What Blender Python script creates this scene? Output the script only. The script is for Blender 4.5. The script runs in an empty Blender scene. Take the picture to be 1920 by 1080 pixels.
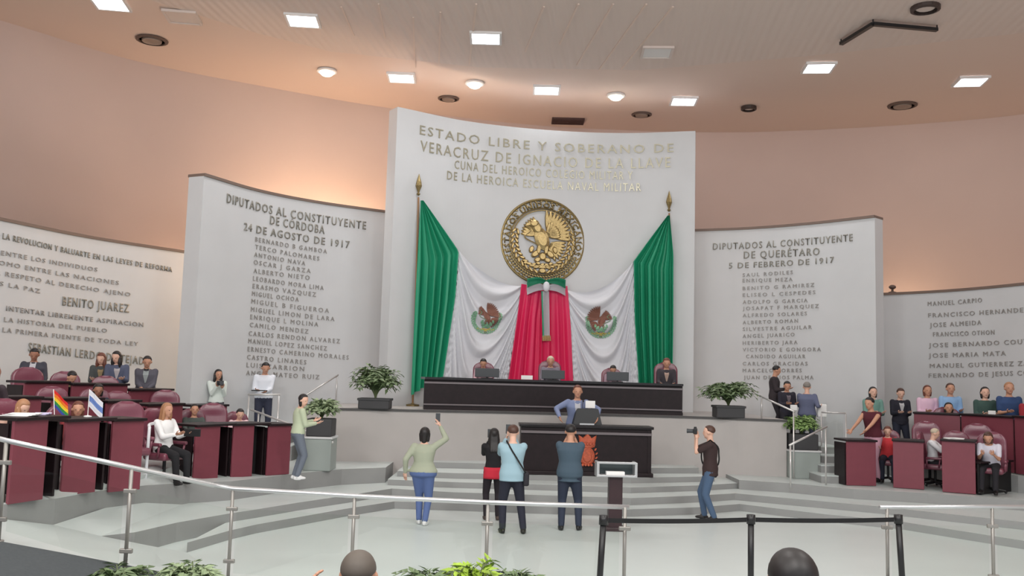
import bpy, bmesh, math, random
from mathutils import Vector, Matrix
random.seed(7)
S = bpy.context.scene
COL = S.collection
V = Vector
PI = math.pi

# ---------------------------------------------------------------- camera
F = 1700.0            # focal length in pixels of a 1920 px wide frame
EYE = V((0, 0, 2.45))
PITCH = math.atan(166 / F)
ROLL = 0.028
fwd = V((0, math.cos(PITCH), math.sin(PITCH)))
up0 = V((0, -math.sin(PITCH), math.cos(PITCH)))
rt0 = V((1, 0, 0))
rt = rt0 * math.cos(ROLL) + up0 * math.sin(ROLL)
up = up0 * math.cos(ROLL) - rt0 * math.sin(ROLL)
cam = bpy.data.cameras.new('camera')
cam.sensor_width = 36; cam.lens = F / 1920 * 36
cam.clip_start = 0.05; cam.clip_end = 200
camo = bpy.data.objects.new('camera', cam); COL.objects.link(camo)
m = Matrix((rt, up, -fwd)).transposed().to_4x4(); m.translation = EYE
camo.matrix_world = m
S.camera = camo

def ray(x, y):
    return fwd + rt * ((x - 960) / F) + up * ((540 - y) / F)
def RZ(x, y, z):      # where the sight line meets a level surface
    r = ray(x, y); return EYE + r * ((z - EYE.z) / r.z)
def RY(x, y, d):      # where it meets the plane Y = d
    r = ray(x, y); return EYE + r * (d / r.y)

# ---------------------------------------------------------------- look
S.view_settings.view_transform = 'Standard'
S.view_settings.look = 'None'
S.view_settings.gamma = 1
S.view_settings.use_curve_mapping = False
S.view_settings.exposure = -0.06
w = bpy.data.worlds.new('hall_air'); S.world = w; w.use_nodes = True
w.node_tree.nodes['Background'].inputs[0].default_value = (0.90, 0.93, 1.0, 1)
w.node_tree.nodes['Background'].inputs[1].default_value = 0.85

CEIL = 10.0
def area(name, loc, size, power, col, rot=(0, 0, 0), shape='SQUARE', sy=None):
    l = bpy.data.lights.new(name, 'AREA'); l.energy = power; l.color = col; l.size = size
    if sy: l.shape = 'RECTANGLE'; l.size_y = sy
    o = bpy.data.objects.new(name, l); COL.objects.link(o); o.location = loc; o.rotation_euler = rot
    return o
def point(name, loc, power, col, r=0.1):
    l = bpy.data.lights.new(name, 'POINT'); l.energy = power; l.color = col; l.shadow_soft_size = r
    o = bpy.data.objects.new(name, l); COL.objects.link(o); o.location = loc
    return o
def spot(name, loc, target, power, col, ang=60, blend=.6, r=.1):
    l = bpy.data.lights.new(name, 'SPOT'); l.energy = power; l.color = col; l.shadow_soft_size = r
    l.spot_size = math.radians(ang); l.spot_blend = blend
    o = bpy.data.objects.new(name, l); COL.objects.link(o); o.location = loc
    o.rotation_euler = (V(target) - V(loc)).to_track_quat('-Z', 'Y').to_euler()
    return o
# unseen fill lights added overhead to brighten the chamber and stage walls
for gx in (-7, 0, 7):
    area('gallery_fill_light', (gx, 0.0, CEIL - 0.6), 2.6, 700, (1.0, 0.98, 0.95), rot=(math.radians(52), 0, 0))
    area('chamber_fill_light', (gx, 8.0, CEIL - 0.4), 2.6, 300, (1.0, 0.98, 0.95))

# ---------------------------------------------------------------- helpers
def lin(c):
    c = [v / 255 for v in c]
    return tuple((v / 12.92 if v <= .04045 else ((v + .055) / 1.055) ** 2.4) for v in c)
MATS = {}
def mat(name, rgb, rough=.6, metal=0.0, spec=.5, noise=0.0, nscale=6.0, bump=0.0, bscale=40.0, emit=None, estr=0, coat=0.0):
    if name in MATS: return MATS[name]
    M = bpy.data.materials.new(name); M.use_nodes = True
    nt = M.node_tree; b = nt.nodes['Principled BSDF']
    c = lin(rgb)
    b.inputs['Base Color'].default_value = (*c, 1)
    b.inputs['Roughness'].default_value = rough
    b.inputs['Metallic'].default_value = metal
    b.inputs['Specular IOR Level'].default_value = spec
    b.inputs['Coat Weight'].default_value = coat
    tc = nt.nodes.new('ShaderNodeTexCoord')
    if noise:
        n = nt.nodes.new('ShaderNodeTexNoise'); n.inputs['Scale'].default_value = nscale; n.inputs['Detail'].default_value = 4
        mr = nt.nodes.new('ShaderNodeMapRange'); mr.inputs['From Min'].default_value = .3; mr.inputs['From Max'].default_value = .7
        mr.inputs['To Min'].default_value = 1 - noise; mr.inputs['To Max'].default_value = 1 + noise
        mx = nt.nodes.new('ShaderNodeMix'); mx.data_type = 'RGBA'; mx.blend_type = 'MULTIPLY'; mx.inputs['Factor'].default_value = 1
        mx.inputs['A'].default_value = (*c, 1)
        nt.links.new(tc.outputs['Object'], n.inputs['Vector']); nt.links.new(n.outputs['Fac'], mr.inputs['Value'])
        nt.links.new(mr.outputs['Result'], mx.inputs['B']); nt.links.new(mx.outputs['Result'], b.inputs['Base Color'])
    if bump:
        n2 = nt.nodes.new('ShaderNodeTexNoise'); n2.inputs['Scale'].default_value = bscale
        bp = nt.nodes.new('ShaderNodeBump'); bp.inputs['Strength'].default_value = bump; bp.inputs['Distance'].default_value = .01
        nt.links.new(tc.outputs['Object'], n2.inputs['Vector']); nt.links.new(n2.outputs['Fac'], bp.inputs['Height'])
        nt.links.new(bp.outputs['Normal'], b.inputs['Normal'])
    if emit:
        b.inputs['Emission Color'].default_value = (*lin(emit), 1); b.inputs['Emission Strength'].default_value = estr
    MATS[name] = M
    return M

def new_obj(name, bm, m, parent=None, smooth=False, loc=None):
    me = bpy.data.meshes.new(name); 
    bmesh.ops.recalc_face_normals(bm, faces=bm.faces)
    bm.to_mesh(me); bm.free()
    for mm in (m if isinstance(m, (list, tuple)) else [m]): me.materials.append(mm)
    if smooth:
        for p in me.polygons: p.use_smooth = True
    o = bpy.data.objects.new(name, me); COL.objects.link(o)
    if parent: o.parent = parent
    if loc is not None: o.location = loc
    return o
def thing(name, label, cat, loc=(0, 0, 0), rz=0, group=None):
    o = bpy.data.objects.new(name, None); COL.objects.link(o)
    o.location = loc; o.rotation_euler = (0, 0, rz); o.empty_display_size = .1
    o['label'] = label; o['category'] = cat
    if group: o['group'] = group
    return o
def tag(o, label, cat, group=None):
    o['label'] = label; o['category'] = cat
    if group: o['group'] = group
    return o
def struct(name, bm, m, smooth=False):
    o = new_obj(name, bm, m, smooth=smooth); o['kind'] = 'structure'; return o
B = bmesh.new
def box(bm, c, s, rz=0, M=None, mi=0):
    vs = []
    for dx in (-.5, .5):
        for dy in (-.5, .5):
            for dz in (-.5, .5):
                p = V((dx * s[0], dy * s[1], dz * s[2]))
                if rz: p = Matrix.Rotation(rz, 3, 'Z') @ p
                if M: p = M @ p
                vs.append(bm.verts.new(p + V(c)))
    for f in ((0, 1, 3, 2), (4, 6, 7, 5), (0, 4, 5, 1), (2, 3, 7, 6), (0, 2, 6, 4), (1, 5, 7, 3)):
        fc = bm.faces.new([vs[i] for i in f]); fc.material_index = mi
def rbox(bm, c, s, r=.01, seg=2, rz=0):
    t = bmesh.new(); box(t, (0, 0, 0), s)
    bmesh.ops.bevel(t, geom=t.edges[:], offset=r, segments=seg, affect='EDGES', profile=.5)
    join(bm, t, Matrix.Translation(V(c)) @ Matrix.Rotation(rz, 4, 'Z'))
def join(bm, t, M=None, mi=None):
    mp = {}
    for v in t.verts: mp[v] = bm.verts.new((M @ v.co) if M else v.co)
    for f in t.faces:
        try:
            nf = bm.faces.new([mp[v] for v in f.verts]); nf.material_index = f.material_index if mi is None else mi
        except ValueError: pass
    t.free()
def frame(d):
    d = d.normalized(); a = V((0, 0, 1)) if abs(d.z) < .9 else V((0, 1, 0))
    u = d.cross(a).normalized(); return u, d.cross(u).normalized()
def tube(bm, pts, rad, seg=10, cap=True, mi=0):
    pts = [V(p) for p in pts]; n = len(pts)
    if not isinstance(rad, (list, tuple)): rad = [rad] * n
    rings = []; u = None
    for i, p in enumerate(pts):
        d = (pts[min(i + 1, n - 1)] - pts[max(i - 1, 0)])
        if d.length < 1e-7: d = V((0, 0, 1))
        d.normalize()
        if u is None: u, _ = frame(d)
        u = (u - d * u.dot(d)).normalized(); v = d.cross(u)
        rings.append([bm.verts.new(p + (u * math.cos(2 * PI * k / seg) + v * math.sin(2 * PI * k / seg)) * rad[i]) for k in range(seg)])
    for a, b in zip(rings, rings[1:]):
        for k in range(seg):
            f = bm.faces.new((a[k], a[(k + 1) % seg], b[(k + 1) % seg], b[k])); f.material_index = mi
    if cap:
        bm.faces.new(rings[0][::-1]).material_index = mi; bm.faces.new(rings[-1]).material_index = mi
def ball(bm, c, r, M=None, seg=14, mi=0):
    rx, ry, rz = r if isinstance(r, (tuple, list)) else (r, r, r)
    n = seg // 2 + 1; c = V(c); R = M.to_3x3() if M else Matrix.Identity(3)
    top = bm.verts.new(c + R @ V((0, 0, rz))); bot = bm.verts.new(c + R @ V((0, 0, -rz))); rings = []
    for i in range(1, n):
        t = PI * i / n
        rings.append([bm.verts.new(c + R @ V((rx * math.sin(t) * math.cos(2 * PI * k / seg), ry * math.sin(t) * math.sin(2 * PI * k / seg), rz * math.cos(t)))) for k in range(seg)])
    for k in range(seg):
        bm.faces.new((top, rings[0][k], rings[0][(k + 1) % seg])).material_index = mi
        bm.faces.new((bot, rings[-1][(k + 1) % seg], rings[-1][k])).material_index = mi
    for a, b in zip(rings, rings[1:]):
        for k in range(seg): bm.faces.new((a[k], b[k], b[(k + 1) % seg], a[(k + 1) % seg])).material_index = mi
def lathe(bm, prof, c=(0, 0, 0), seg=20, mi=0):
    c = V(c); rings = []
    for r, z in prof: rings.append([bm.verts.new(c + V((r * math.cos(2 * PI * k / seg), r * math.sin(2 * PI * k / seg), z))) for k in range(seg)])
    for a, b in zip(rings, rings[1:]):
        for k in range(seg): bm.faces.new((a[k], a[(k + 1) % seg], b[(k + 1) % seg], b[k])).material_index = mi
    bm.faces.new(rings[0][::-1]).material_index = mi; bm.faces.new(rings[-1]).material_index = mi
def ngon_prism(bm, top, z0):
    """top: list of 3D points in order round the outline; closes down to level z0"""
    t = [bm.verts.new(p) for p in top]; b = [bm.verts.new((p[0], p[1], z0)) for p in top]
    n = len(t)
    for i in range(n): bm.faces.new((t[i], t[(i + 1) % n], b[(i + 1) % n], b[i]))
    bm.faces.new(t); bm.faces.new(b[::-1])
def catmull(P, n):
    P = [V(p) for p in P]; Q = [P[0] * 2 - P[1]] + P + [P[-1] * 2 - P[-2]]; out = []
    for i in range(1, len(Q) - 2):
        for k in range(n):
            t = k / n; a, b, c, d = Q[i - 1], Q[i], Q[i + 1], Q[i + 2]
            out.append(.5 * ((2 * b) + (c - a) * t + (2 * a - 5 * b + 4 * c - d) * t * t + (3 * b - a - 3 * c + d) * t ** 3))
    out.append(P[-1]); return out

# ---------------------------------------------------------------- materials
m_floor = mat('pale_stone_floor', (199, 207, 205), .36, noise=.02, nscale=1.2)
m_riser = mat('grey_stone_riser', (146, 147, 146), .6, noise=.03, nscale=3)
m_dark_floor = mat('charcoal_carpet', (70, 75, 78), .95, noise=.08, nscale=30, bump=.3, bscale=200)
m_dais = mat('warm_grey_dais_wall', (178, 173, 170), .6, noise=.03, nscale=2)
m_panel = mat('white_stone_panel', (205, 206, 207), .55, noise=.02, nscale=1.5)
m_top_shade = mat('brown_top_shade', (118, 100, 90), .6)
m_wall = mat('salmon_plaster_wall', (232, 209, 198), .85, noise=.02, nscale=.6)
m_letter = mat('bronze_letters', (146, 143, 134), .42, metal=.3)
m_gold = mat('gilded_relief', (172, 150, 104), .36, metal=.8, noise=.25, nscale=30)
m_red = mat('maroon_laminate', (120, 56, 68), .45, noise=.04, nscale=8)
m_darkwood = mat('dark_walnut', (30, 19, 22), .45, noise=.2, nscale=10, spec=.3)
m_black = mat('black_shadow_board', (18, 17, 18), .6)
m_leather = mat('maroon_leather', (120, 62, 78), .3, bump=.15, bscale=60, spec=.7)
m_steel = mat('brushed_steel', (204, 205, 206), .34, metal=.75)
m_post = mat('satin_grey_post', (150, 147, 142), .4, metal=.5)
m_chrome = mat('pale_steel', (208, 206, 204), .3, metal=.6)
m_blackmetal = mat('black_metal', (24, 24, 26), .4)
m_belt = mat('black_webbing', (20, 20, 22), .85)
m_white = mat('white_paper', (240, 240, 238), .6)
m_screen = mat('dark_grey_plastic', (62, 66, 70), .45)
m_leaf = mat('green_leaf', (104, 124, 86), .5, noise=.25, nscale=8)
m_leafl = mat('pale_green_leaf', (140, 158, 120), .5, noise=.25, nscale=8)
m_leafy = mat('yellow_green_leaf', (150, 180, 60), .5, noise=.25, nscale=8)
m_pot = mat('dark_planter', (58, 58, 60), .6)
m_plinth = mat('pale_green_stone', (150, 158, 154), .5)
def glass_mat():
    M = bpy.data.materials.new('clear_glass'); M.use_nodes = True; nt = M.node_tree; nt.nodes.clear()
    o = nt.nodes.new('ShaderNodeOutputMaterial'); t = nt.nodes.new('ShaderNodeBsdfTransparent'); g = nt.nodes.new('ShaderNodeBsdfGlossy')
    t.inputs[0].default_value = (.97, .985, .975, 1); g.inputs['Roughness'].default_value = .02
    mx = nt.nodes.new('ShaderNodeMixShader'); mx.inputs[0].default_value = .03
    nt.links.new(t.outputs[0], mx.inputs[1]); nt.links.new(g.outputs[0], mx.inputs[2]); nt.links.new(mx.outputs[0], o.inputs[0]); return M
m_glass = glass_mat()
def ceil_mat():
    M = mat('tan_ceiling', (218, 200, 190), .8)
    nt = M.node_tree; b = nt.nodes['Principled BSDF']
    tc = nt.nodes.new('ShaderNodeTexCoord'); wv = nt.nodes.new('ShaderNodeTexWave'); wv.wave_type = 'BANDS'; wv.bands_direction = 'X'
    wv.inputs['Scale'].default_value = 1.7; wv.inputs['Distortion'].default_value = 0
    mp = nt.nodes.new('ShaderNodeMapping'); mp.inputs['Rotation'].default_value = (0, 0, .12)
    bp = nt.nodes.new('ShaderNodeBump'); bp.inputs['Strength'].default_value = .5; bp.inputs['Distance'].default_value = .02
    nt.links.new(tc.outputs['Object'], mp.inputs['Vector']); nt.links.new(mp.outputs[0], wv.inputs['Vector'])
    nt.links.new(wv.outputs['Fac'], bp.inputs['Height']); nt.links.new(bp.outputs[0], b.inputs['Normal'])
    return M
m_ceil = ceil_mat()
m_soffit = mat('plain_soffit', (222, 200, 187), .85)

# ---------------------------------------------------------------- floor, steps, terraces
bm = B(); ngon_prism(bm, [V((-16, -4, 0)), V((16, -4, 0)), V((16, 30, 0)), V((-16, 30, 0))], -.3)
struct('floor', bm, m_floor)

def drop(x, y, z0, z1):   # base point seen at x,y on level z0, returned with its nosing level z1
    p = RZ(x, y, z0); return (p.x, p.y, z1)
def nose(x, y, z1):
    p = RZ(x, y, z1); return (p.x, p.y, z1)
L1 = [drop(350, 1036, 0, .13), drop(430, 1012, 0, .13), drop(480, 1000, 0, .13), drop(560, 985, 0, .13), drop(645, 969, 0, .13), nose(740, 940, .13),
      nose(860, 944, .13), nose(1000, 949, .13), nose(1183, 955, .13), nose(1312, 951, .13), nose(1387, 945, .13),
      nose(1545, 964, .13), nose(1695, 979, .13), nose(1920, 1014, .13), nose(2250, 1085, .13)]
L2 = [nose(100, 984, .52), nose(190, 1005, .30), drop(252, 1017, .15, .28), drop(330, 999, .13, .27), drop(430, 979, .13, .26), drop(480, 971, .13, .26), drop(560, 957, .13, .26),
      drop(650, 943, .13, .26), nose(735, 916, .26), nose(850, 923, .26), nose(1000, 928, .26), nose(1183, 934, .26), nose(1312, 929, .26), nose(1378, 925, .26),
      nose(1520, 938, .26), nose(1653, 950, .26), nose(1920, 979, .26), nose(2250, 1025, .26)]
L3 = [nose(727, 899, .37), nose(850, 904, .37), nose(1000, 908, .37), nose(1183, 914, .37), nose(1312, 910, .37), nose(1383, 906, .37)]
L4 = [nose(745, 883, .48), nose(850, 887, .48), nose(1000, 890, .48), nose(1183, 896, .48), nose(1340, 893, .48)]
L5 = [nose(785, 866, .6), nose(870, 868, .6), nose(1000, 871, .6), nose(1183, 877, .6), nose(1310, 877, .6)]
TL = [nose(-330, 968, .95), drop(-160, 966, .82, .92), drop(5, 973, .72, .88), drop(50, 979, .62, .86), drop(100, 984, .52, .83), drop(184, 967, .44, .77), drop(270, 954, .36, .70),
      drop(355, 944, .29, .62), drop(430, 938, .27, .58), drop(480, 931, .26, .57), drop(560, 918, .26, .56), drop(640, 909, .26, .56), drop(722, 905, .26, .56)]
TR = [nose(1386, 900, .45), nose(1480, 906, .45), nose(1600, 917, .45), nose(1740, 925, .45), nose(1920, 938, .45), nose(2250, 965, .45)]
def slab(name, P, back=29.0):
    """stone level: pale tread on top (slot 0), grey risers in front (slot 1)"""
    bm = B(); ft = [bm.verts.new(p) for p in P]; fb = [bm.verts.new((p[0], p[1], -.05)) for p in P]
    bt = [bm.verts.new((p[0], back, p[2])) for p in P]; bb = [bm.verts.new((p[0], back, -.05)) for p in P]
    n = len(P)
    for i in range(n - 1):
        bm.faces.new((ft[i], ft[i + 1], bt[i + 1], bt[i])).material_index = 0
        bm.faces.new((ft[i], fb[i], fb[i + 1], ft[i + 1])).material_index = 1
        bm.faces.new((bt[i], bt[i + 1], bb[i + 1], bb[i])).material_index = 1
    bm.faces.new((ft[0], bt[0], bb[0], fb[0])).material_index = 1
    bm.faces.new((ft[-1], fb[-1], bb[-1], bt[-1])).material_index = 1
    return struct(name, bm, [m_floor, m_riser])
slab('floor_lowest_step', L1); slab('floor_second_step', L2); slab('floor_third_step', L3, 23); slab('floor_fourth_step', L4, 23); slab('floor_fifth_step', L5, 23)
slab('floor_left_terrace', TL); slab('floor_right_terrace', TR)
# ramp on the left: climbs along the railing
U = [RZ(350, 1036, 0.002), RZ(275, 1022, .13), RZ(190, 1005, .30), RZ(100, 984, .52), RZ(5, 973, .72), RZ(-160, 966, .82)]
W = [RZ(425, 1092, 0.002), RZ(335, 1082, .16), RZ(240, 1064, .38), RZ(120, 1041, .55), RZ(0, 1019, .68), RZ(-200, 990, .82)]
bm = B()
for i in range(len(U) - 1):
    q = [bm.verts.new(p) for p in (U[i], U[i + 1], W[i + 1], W[i])]; bm.faces.new(q)
    q2 = [bm.verts.new((p.x, p.y, -.02)) for p in (U[i], U[i + 1], W[i + 1], W[i])]
    bm.faces.new(q2[::-1])
    for a, b in ((0, 1), (1, 2), (2, 3), (3, 0)): bm.faces.new((q[a], q2[a], q2[b], q[b]))
struct('floor_ramp', bm, m_floor)
# charcoal gallery floor under the public seats, in tiers
bm = B()
G = [W[0] + V((0, -.04, 0)), W[1], W[2], W[3], W[4], W[5]]
top = [V((p.x, p.y - .03, max(p.z + .03, .03))) for p in G]
bt = [V((p.x, 6.6, p.z + .03)) for p in G]
for i in range(len(top) - 1):
    q = [bm.verts.new(p) for p in (top[i], top[i + 1], bt[i + 1], bt[i])]; bm.faces.new(q)
    q2 = [bm.verts.new((p.x, p.y, -.02)) for p in (top[i], top[i + 1], bt[i + 1], bt[i])]; bm.faces.new(q2[::-1])
    for a, b in ((0, 1), (1, 2), (2, 3), (3, 0)): bm.faces.new((q[a], q2[a], q2[b], q[b]))
struct('floor_gallery_landing', bm, m_dark_floor)
bm = B()
for y1, z in ((6.4, .05), (4.3, .30), (2.2, .60)): box(bm, (0, (y1 - 3.9) / 2, z / 2 - .01), (16, y1 + 3.9, z + .02))
struct('floor_gallery_tiers', bm, m_dark_floor)

# upper seating tiers (behind the first rows)
def tier(name, P, back, z0=-.05):
    slab(name, P, back)
T2L = [(RZ(x, y, z).x, RZ(x, y, z).y, zz) for x, y, z, zz in ((-200, 925, .92, 1.10), (20, 901, .88, 1.05), (180, 888, .77, .97), (300, 880, .66, .86), (455, 872, .57, .80))]
T3L = []
def xy(x, d): return (x - 960) / F * d
T2L = [(xy(x, d), d, z) for x, d, z in ((-330, 11.6, 1.15), (0, 12.6, 1.03), (120, 13.4, .97), (230, 14.4, .90), (330, 15.8, .80), (440, 17.2, .76), (478, 17.9, .76))]
T3L = [(xy(x, d), d, z) for x, d, z in ((-330, 13.6, 1.32), (0, 14.6, 1.20), (120, 15.4, 1.15), (230, 16.1, 1.10), (345, 17.4, 1.02))]
slab('floor_left_second_tier', T2L, 22.5); slab('floor_left_third_tier', T3L, 22.5)
T2R = [(xy(x, d), d, .78) for x, d in ((1705, 19.9), (1800, 19.35), (1905, 18.15), (2200, 16.2))]
slab('floor_right_second_tier', T2R, 24)

# dais
DZ = 1.68
DP = [RZ(570, 764, DZ), RZ(680, 766, DZ), RZ(800, 768.5, DZ), RZ(1020, 773, DZ), RZ(1280, 780, DZ), RZ(1400, 784.5, DZ), RZ(1475, 787, DZ)]
DPs = catmull(DP, 6)
bm = B()
ngon_prism(bm, [V((p.x, p.y, DZ)) for p in DPs] + [V((DP[-1].x, 25.5, DZ)), V((DP[0].x, 25.5, DZ))], -.02)
for f in bm.faces: f.material_index = 0 if abs(f.normal.z) < .5 else 1
struct('floor_dais', bm, [m_dais, m_floor])
bm = B()
for a, b in zip(DPs, DPs[1:]):
    d = (b - a); n = V((d.y, -d.x, 0)).normalized(); rz = math.atan2(d.y, d.x)
    box(bm, (a + b) / 2 + n * .015 + V((0, 0, -.02)), (d.length + .01, .05, .045), rz)
o = struct('trim_1', bm, mat('dark_edge_strip', (70, 68, 68), .5))

# ---------------------------------------------------------------- walls
class Path:
    def __init__(s, pts, n=24): s.p = [V((q[0], q[1], 0)) for q in catmull([V((a[0], a[1], 0)) for a in pts], n)]
    def hit(s, x, y):
        r = ray(x, y); best = None
        acc = 0
        for a, b in zip(s.p, s.p[1:]):
            e = b - a; L = e.length
            det = r.x * (-e.y) + e.x * r.y
            if abs(det) > 1e-9:
                t = (a.x * (-e.y) + e.x * a.y) / det; u = (r.x * a.y - r.y * a.x) / det
                lo = -1e9 if a is s.p[0] else -1e-6; hi = 1e9 if b is s.p[-1] else 1 + 1e-6
                if t > 0 and lo <= u <= hi:
                    return acc + u * L, EYE.z + t * r.z
            acc += L
        raise ValueError((x, y))
    def at(s, u, off=0.0):
        acc = 0; n = len(s.p)
        for i in range(n - 1):
            a, b = s.p[i], s.p[i + 1]; L = (b - a).length
            if u <= acc + L or i == n - 2:
                d = (b - a) / L; nn = V((d.y, -d.x, 0))
                # smooth normal
                return a + d * (u - acc) + nn * off
            acc += L
    def P(s, x, y, off=0.0):
        u, z = s.hit(x, y); q = s.at(u, off); return V((q.x, q.y, z))
def pd(x, y, d): p = RY(x, y, d); return (p.x, p.y)
PC = Path([pd(734, 480, 21.5), pd(870, 480, 22.6), pd(1020, 480, 23.2), pd(1160, 480, 23.3), pd(1302, 480, 22.9)])
print('steps y', [[round(p[1], 2) for p in L] for L in (L3, L4, L5)], [round(p.y, 2) for p in DP])
PLM = Path([pd(373, 480, 19.1), pd(480, 480, 20.7), pd(600, 480, 22.0), pd(760, 480, 23.3)])
PLO = Path([pd(-420, 480, 13.4), pd(-200, 480, 15.6), pd(0, 480, 17.7), pd(180, 480, 20.0), pd(400, 480, 22.6)])
PRM = Path([pd(1270, 480, 24.3), pd(1400, 480, 23.6), pd(1520, 480, 22.6), pd(1641, 480, 21.4)])
PRO = Path([pd(1600, 480, 24.2), pd(1760, 480, 22.6), pd(1920, 480, 20.5), pd(2150, 480, 17.5)])
def panel_wall(name, path, ztop, zbot, thick=.42, top_shade=True):
    bm = B(); n = len(path.p); fr = []; 
    for i, p in enumerate(path.p):
        d = (path.p[min(i + 1, n - 1)] - path.p[max(i - 1, 0)]).normalized(); nn = V((-d.y, d.x, 0))
        q = p + nn * thick
        fr.append([bm.verts.new((p.x, p.y, zbot)), bm.verts.new((p.x, p.y, ztop)), bm.verts.new((q.x, q.y, ztop)), bm.verts.new((q.x, q.y, zbot))])
    for a, b in zip(fr, fr[1:]):
        for k in range(4): bm.faces.new((a[k], a[(k + 1) % 4], b[(k + 1) % 4], b[k]))
    bm.faces.new(fr[0][::-1]); bm.faces.new(fr[-1])
    o = struct(name, bm, m_panel)
    if top_shade:  # thin brown strip draws the shadow line along the panel top
        bm = B(); fr = []
        for i, p in enumerate(path.p):
            d = (path.p[min(i + 1, n - 1)] - path.p[max(i - 1, 0)]).normalized(); nn = V((-d.y, d.x, 0))
            a = p - nn * .03; q = p + nn * (thick + .03)
            fr.append([bm.verts.new((a.x, a.y, ztop - .002)), bm.verts.new((a.x, a.y, ztop + .06)), bm.verts.new((q.x, q.y, ztop + .06)), bm.verts.new((q.x, q.y, ztop - .002))])
        for a, b in zip(fr, fr[1:]):
            for k in range(4): bm.faces.new((a[k], a[(k + 1) % 4], b[(k + 1) % 4], b[k]))
        bm.faces.new(fr[0][::-1]); bm.faces.new(fr[-1])
        new_obj('top_shade_strip', bm, m_top_shade, o)
    return o
ZC = PC.hit(740, 199)[1]; ZLM = PLM.hit(390, 332)[1]; ZLO = PLO.hit(180, 449)[1]; ZRM = PRM.hit(1560, 417)[1]; ZRO = PRO.hit(1780, 547)[1]
print('wall tops', ZC, ZLM, ZLO, ZRM, ZRO)
wC = panel_wall('wall_center', PC, ZC, DZ - .01, .45, False)
wLM = panel_wall('wall_left_inner', PLM, ZLM, 0.3)
wLO = panel_wall('wall_left_outer', PLO, ZLO, 0.3)
wRM = panel_wall('wall_right_inner', PRM, ZRM, 0.3)
wRO = panel_wall('wall_right_outer', PRO, ZRO, 0.3)
# big curved back wall
BW = [pd(-700, 60, 12), ]
def cz(x, y): p = RZ(x, y, CEIL); return (p.x, p.y)
bwp = [(-16, 3), (-15.2, 10), cz(-250, -28), cz(0, 38), cz(250, 113), cz(500, 163), cz(740, 204), cz(1020, 236), cz(1310, 248), cz(1520, 244), cz(1740, 231), cz(1920, 214), cz(2150, 175), (17.5, 10), (18, 3)]
print([tuple(round(c, 1) for c in p) for p in bwp])
PB = Path(bwp, 8)
bm = B(); prev = None
for p in PB.p:
    a = bm.verts.new((p.x, p.y, -.05)); b = bm.verts.new((p.x, p.y, CEIL + .02))
    if prev: bm.faces.new((prev[0], a, b, prev[1]))
    prev = (a, b)
bmesh.ops.solidify(bm, geom=bm.faces[:], thickness=-.2)
struct('wall_back', bm, m_wall, True)
# ceiling
bm = B(); ngon_prism(bm, [V((-18, -4, CEIL + .25)), V((20, -4, CEIL + .25)), V((20, 32, CEIL + .25)), V((-18, 32, CEIL + .25))], CEIL)
struct('ceiling', bm, m_soffit)
# slatted field of the ceiling, 2 cm proud of the plain soffit
bm = B()
pl = [RZ(x, y, CEIL) for x, y in ((-300, -330), (480, 60), (620, 95), (900, 125), (1200, 130), (1500, 105), (1920, 60), (2400, -60))]
pts = [V((-17, -3.5, CEIL - .02))] + [V((-15, 11, CEIL - .02))] + [V((p.x, p.y, CEIL - .02)) for p in pl[1:-1]] + [V((17, 14, CEIL - .02)), V((17, -3.5, CEIL - .02))]
ngon_prism(bm, pts, CEIL + .01)
struct('ceiling_slats', bm, m_ceil)
# thin pale joint strips
for k, (a, b) in enumerate((((775, 30), (778, 125)), ((826, 20), (823, 122)), ((893, 5), (880, 120)), ((1020, 10), (985, 95)), ((1085, 5), (1050, 80)), ((1150, 5), (1082, 120)), ((1212, 5), (1124, 128)), ((1262, 10), (1165, 128)), ((640, 10), (664, 65)), ((710, 5), (722, 70)))):
    A = RZ(*a, CEIL); Bp = RZ(*b, CEIL); d = Bp - A
    bm = B(); box(bm, (A + Bp) / 2 + V((0, 0, -.03)), (d.length, .035, .02), math.atan2(d.y, d.x))
    struct('trim_%d' % (k + 2), bm, mat('pale_joint', (222, 200, 186), .6))
# uplights hidden on the floor behind the wall panels: warm wash on the back wall
for x, d, z, pw in ((640, 24.3, 5.2, 300), (530, 23.0, 5.6, 110), (345, 22.7, 4.0, 60), (1690, 25, 4.0, 70), (1880, 22.5, 4.0, 40)):
    p = RY(x, 600, d); point('uplight_behind_panel', (p.x, p.y, z), pw, (1.0, .72, .48), .25)

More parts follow.
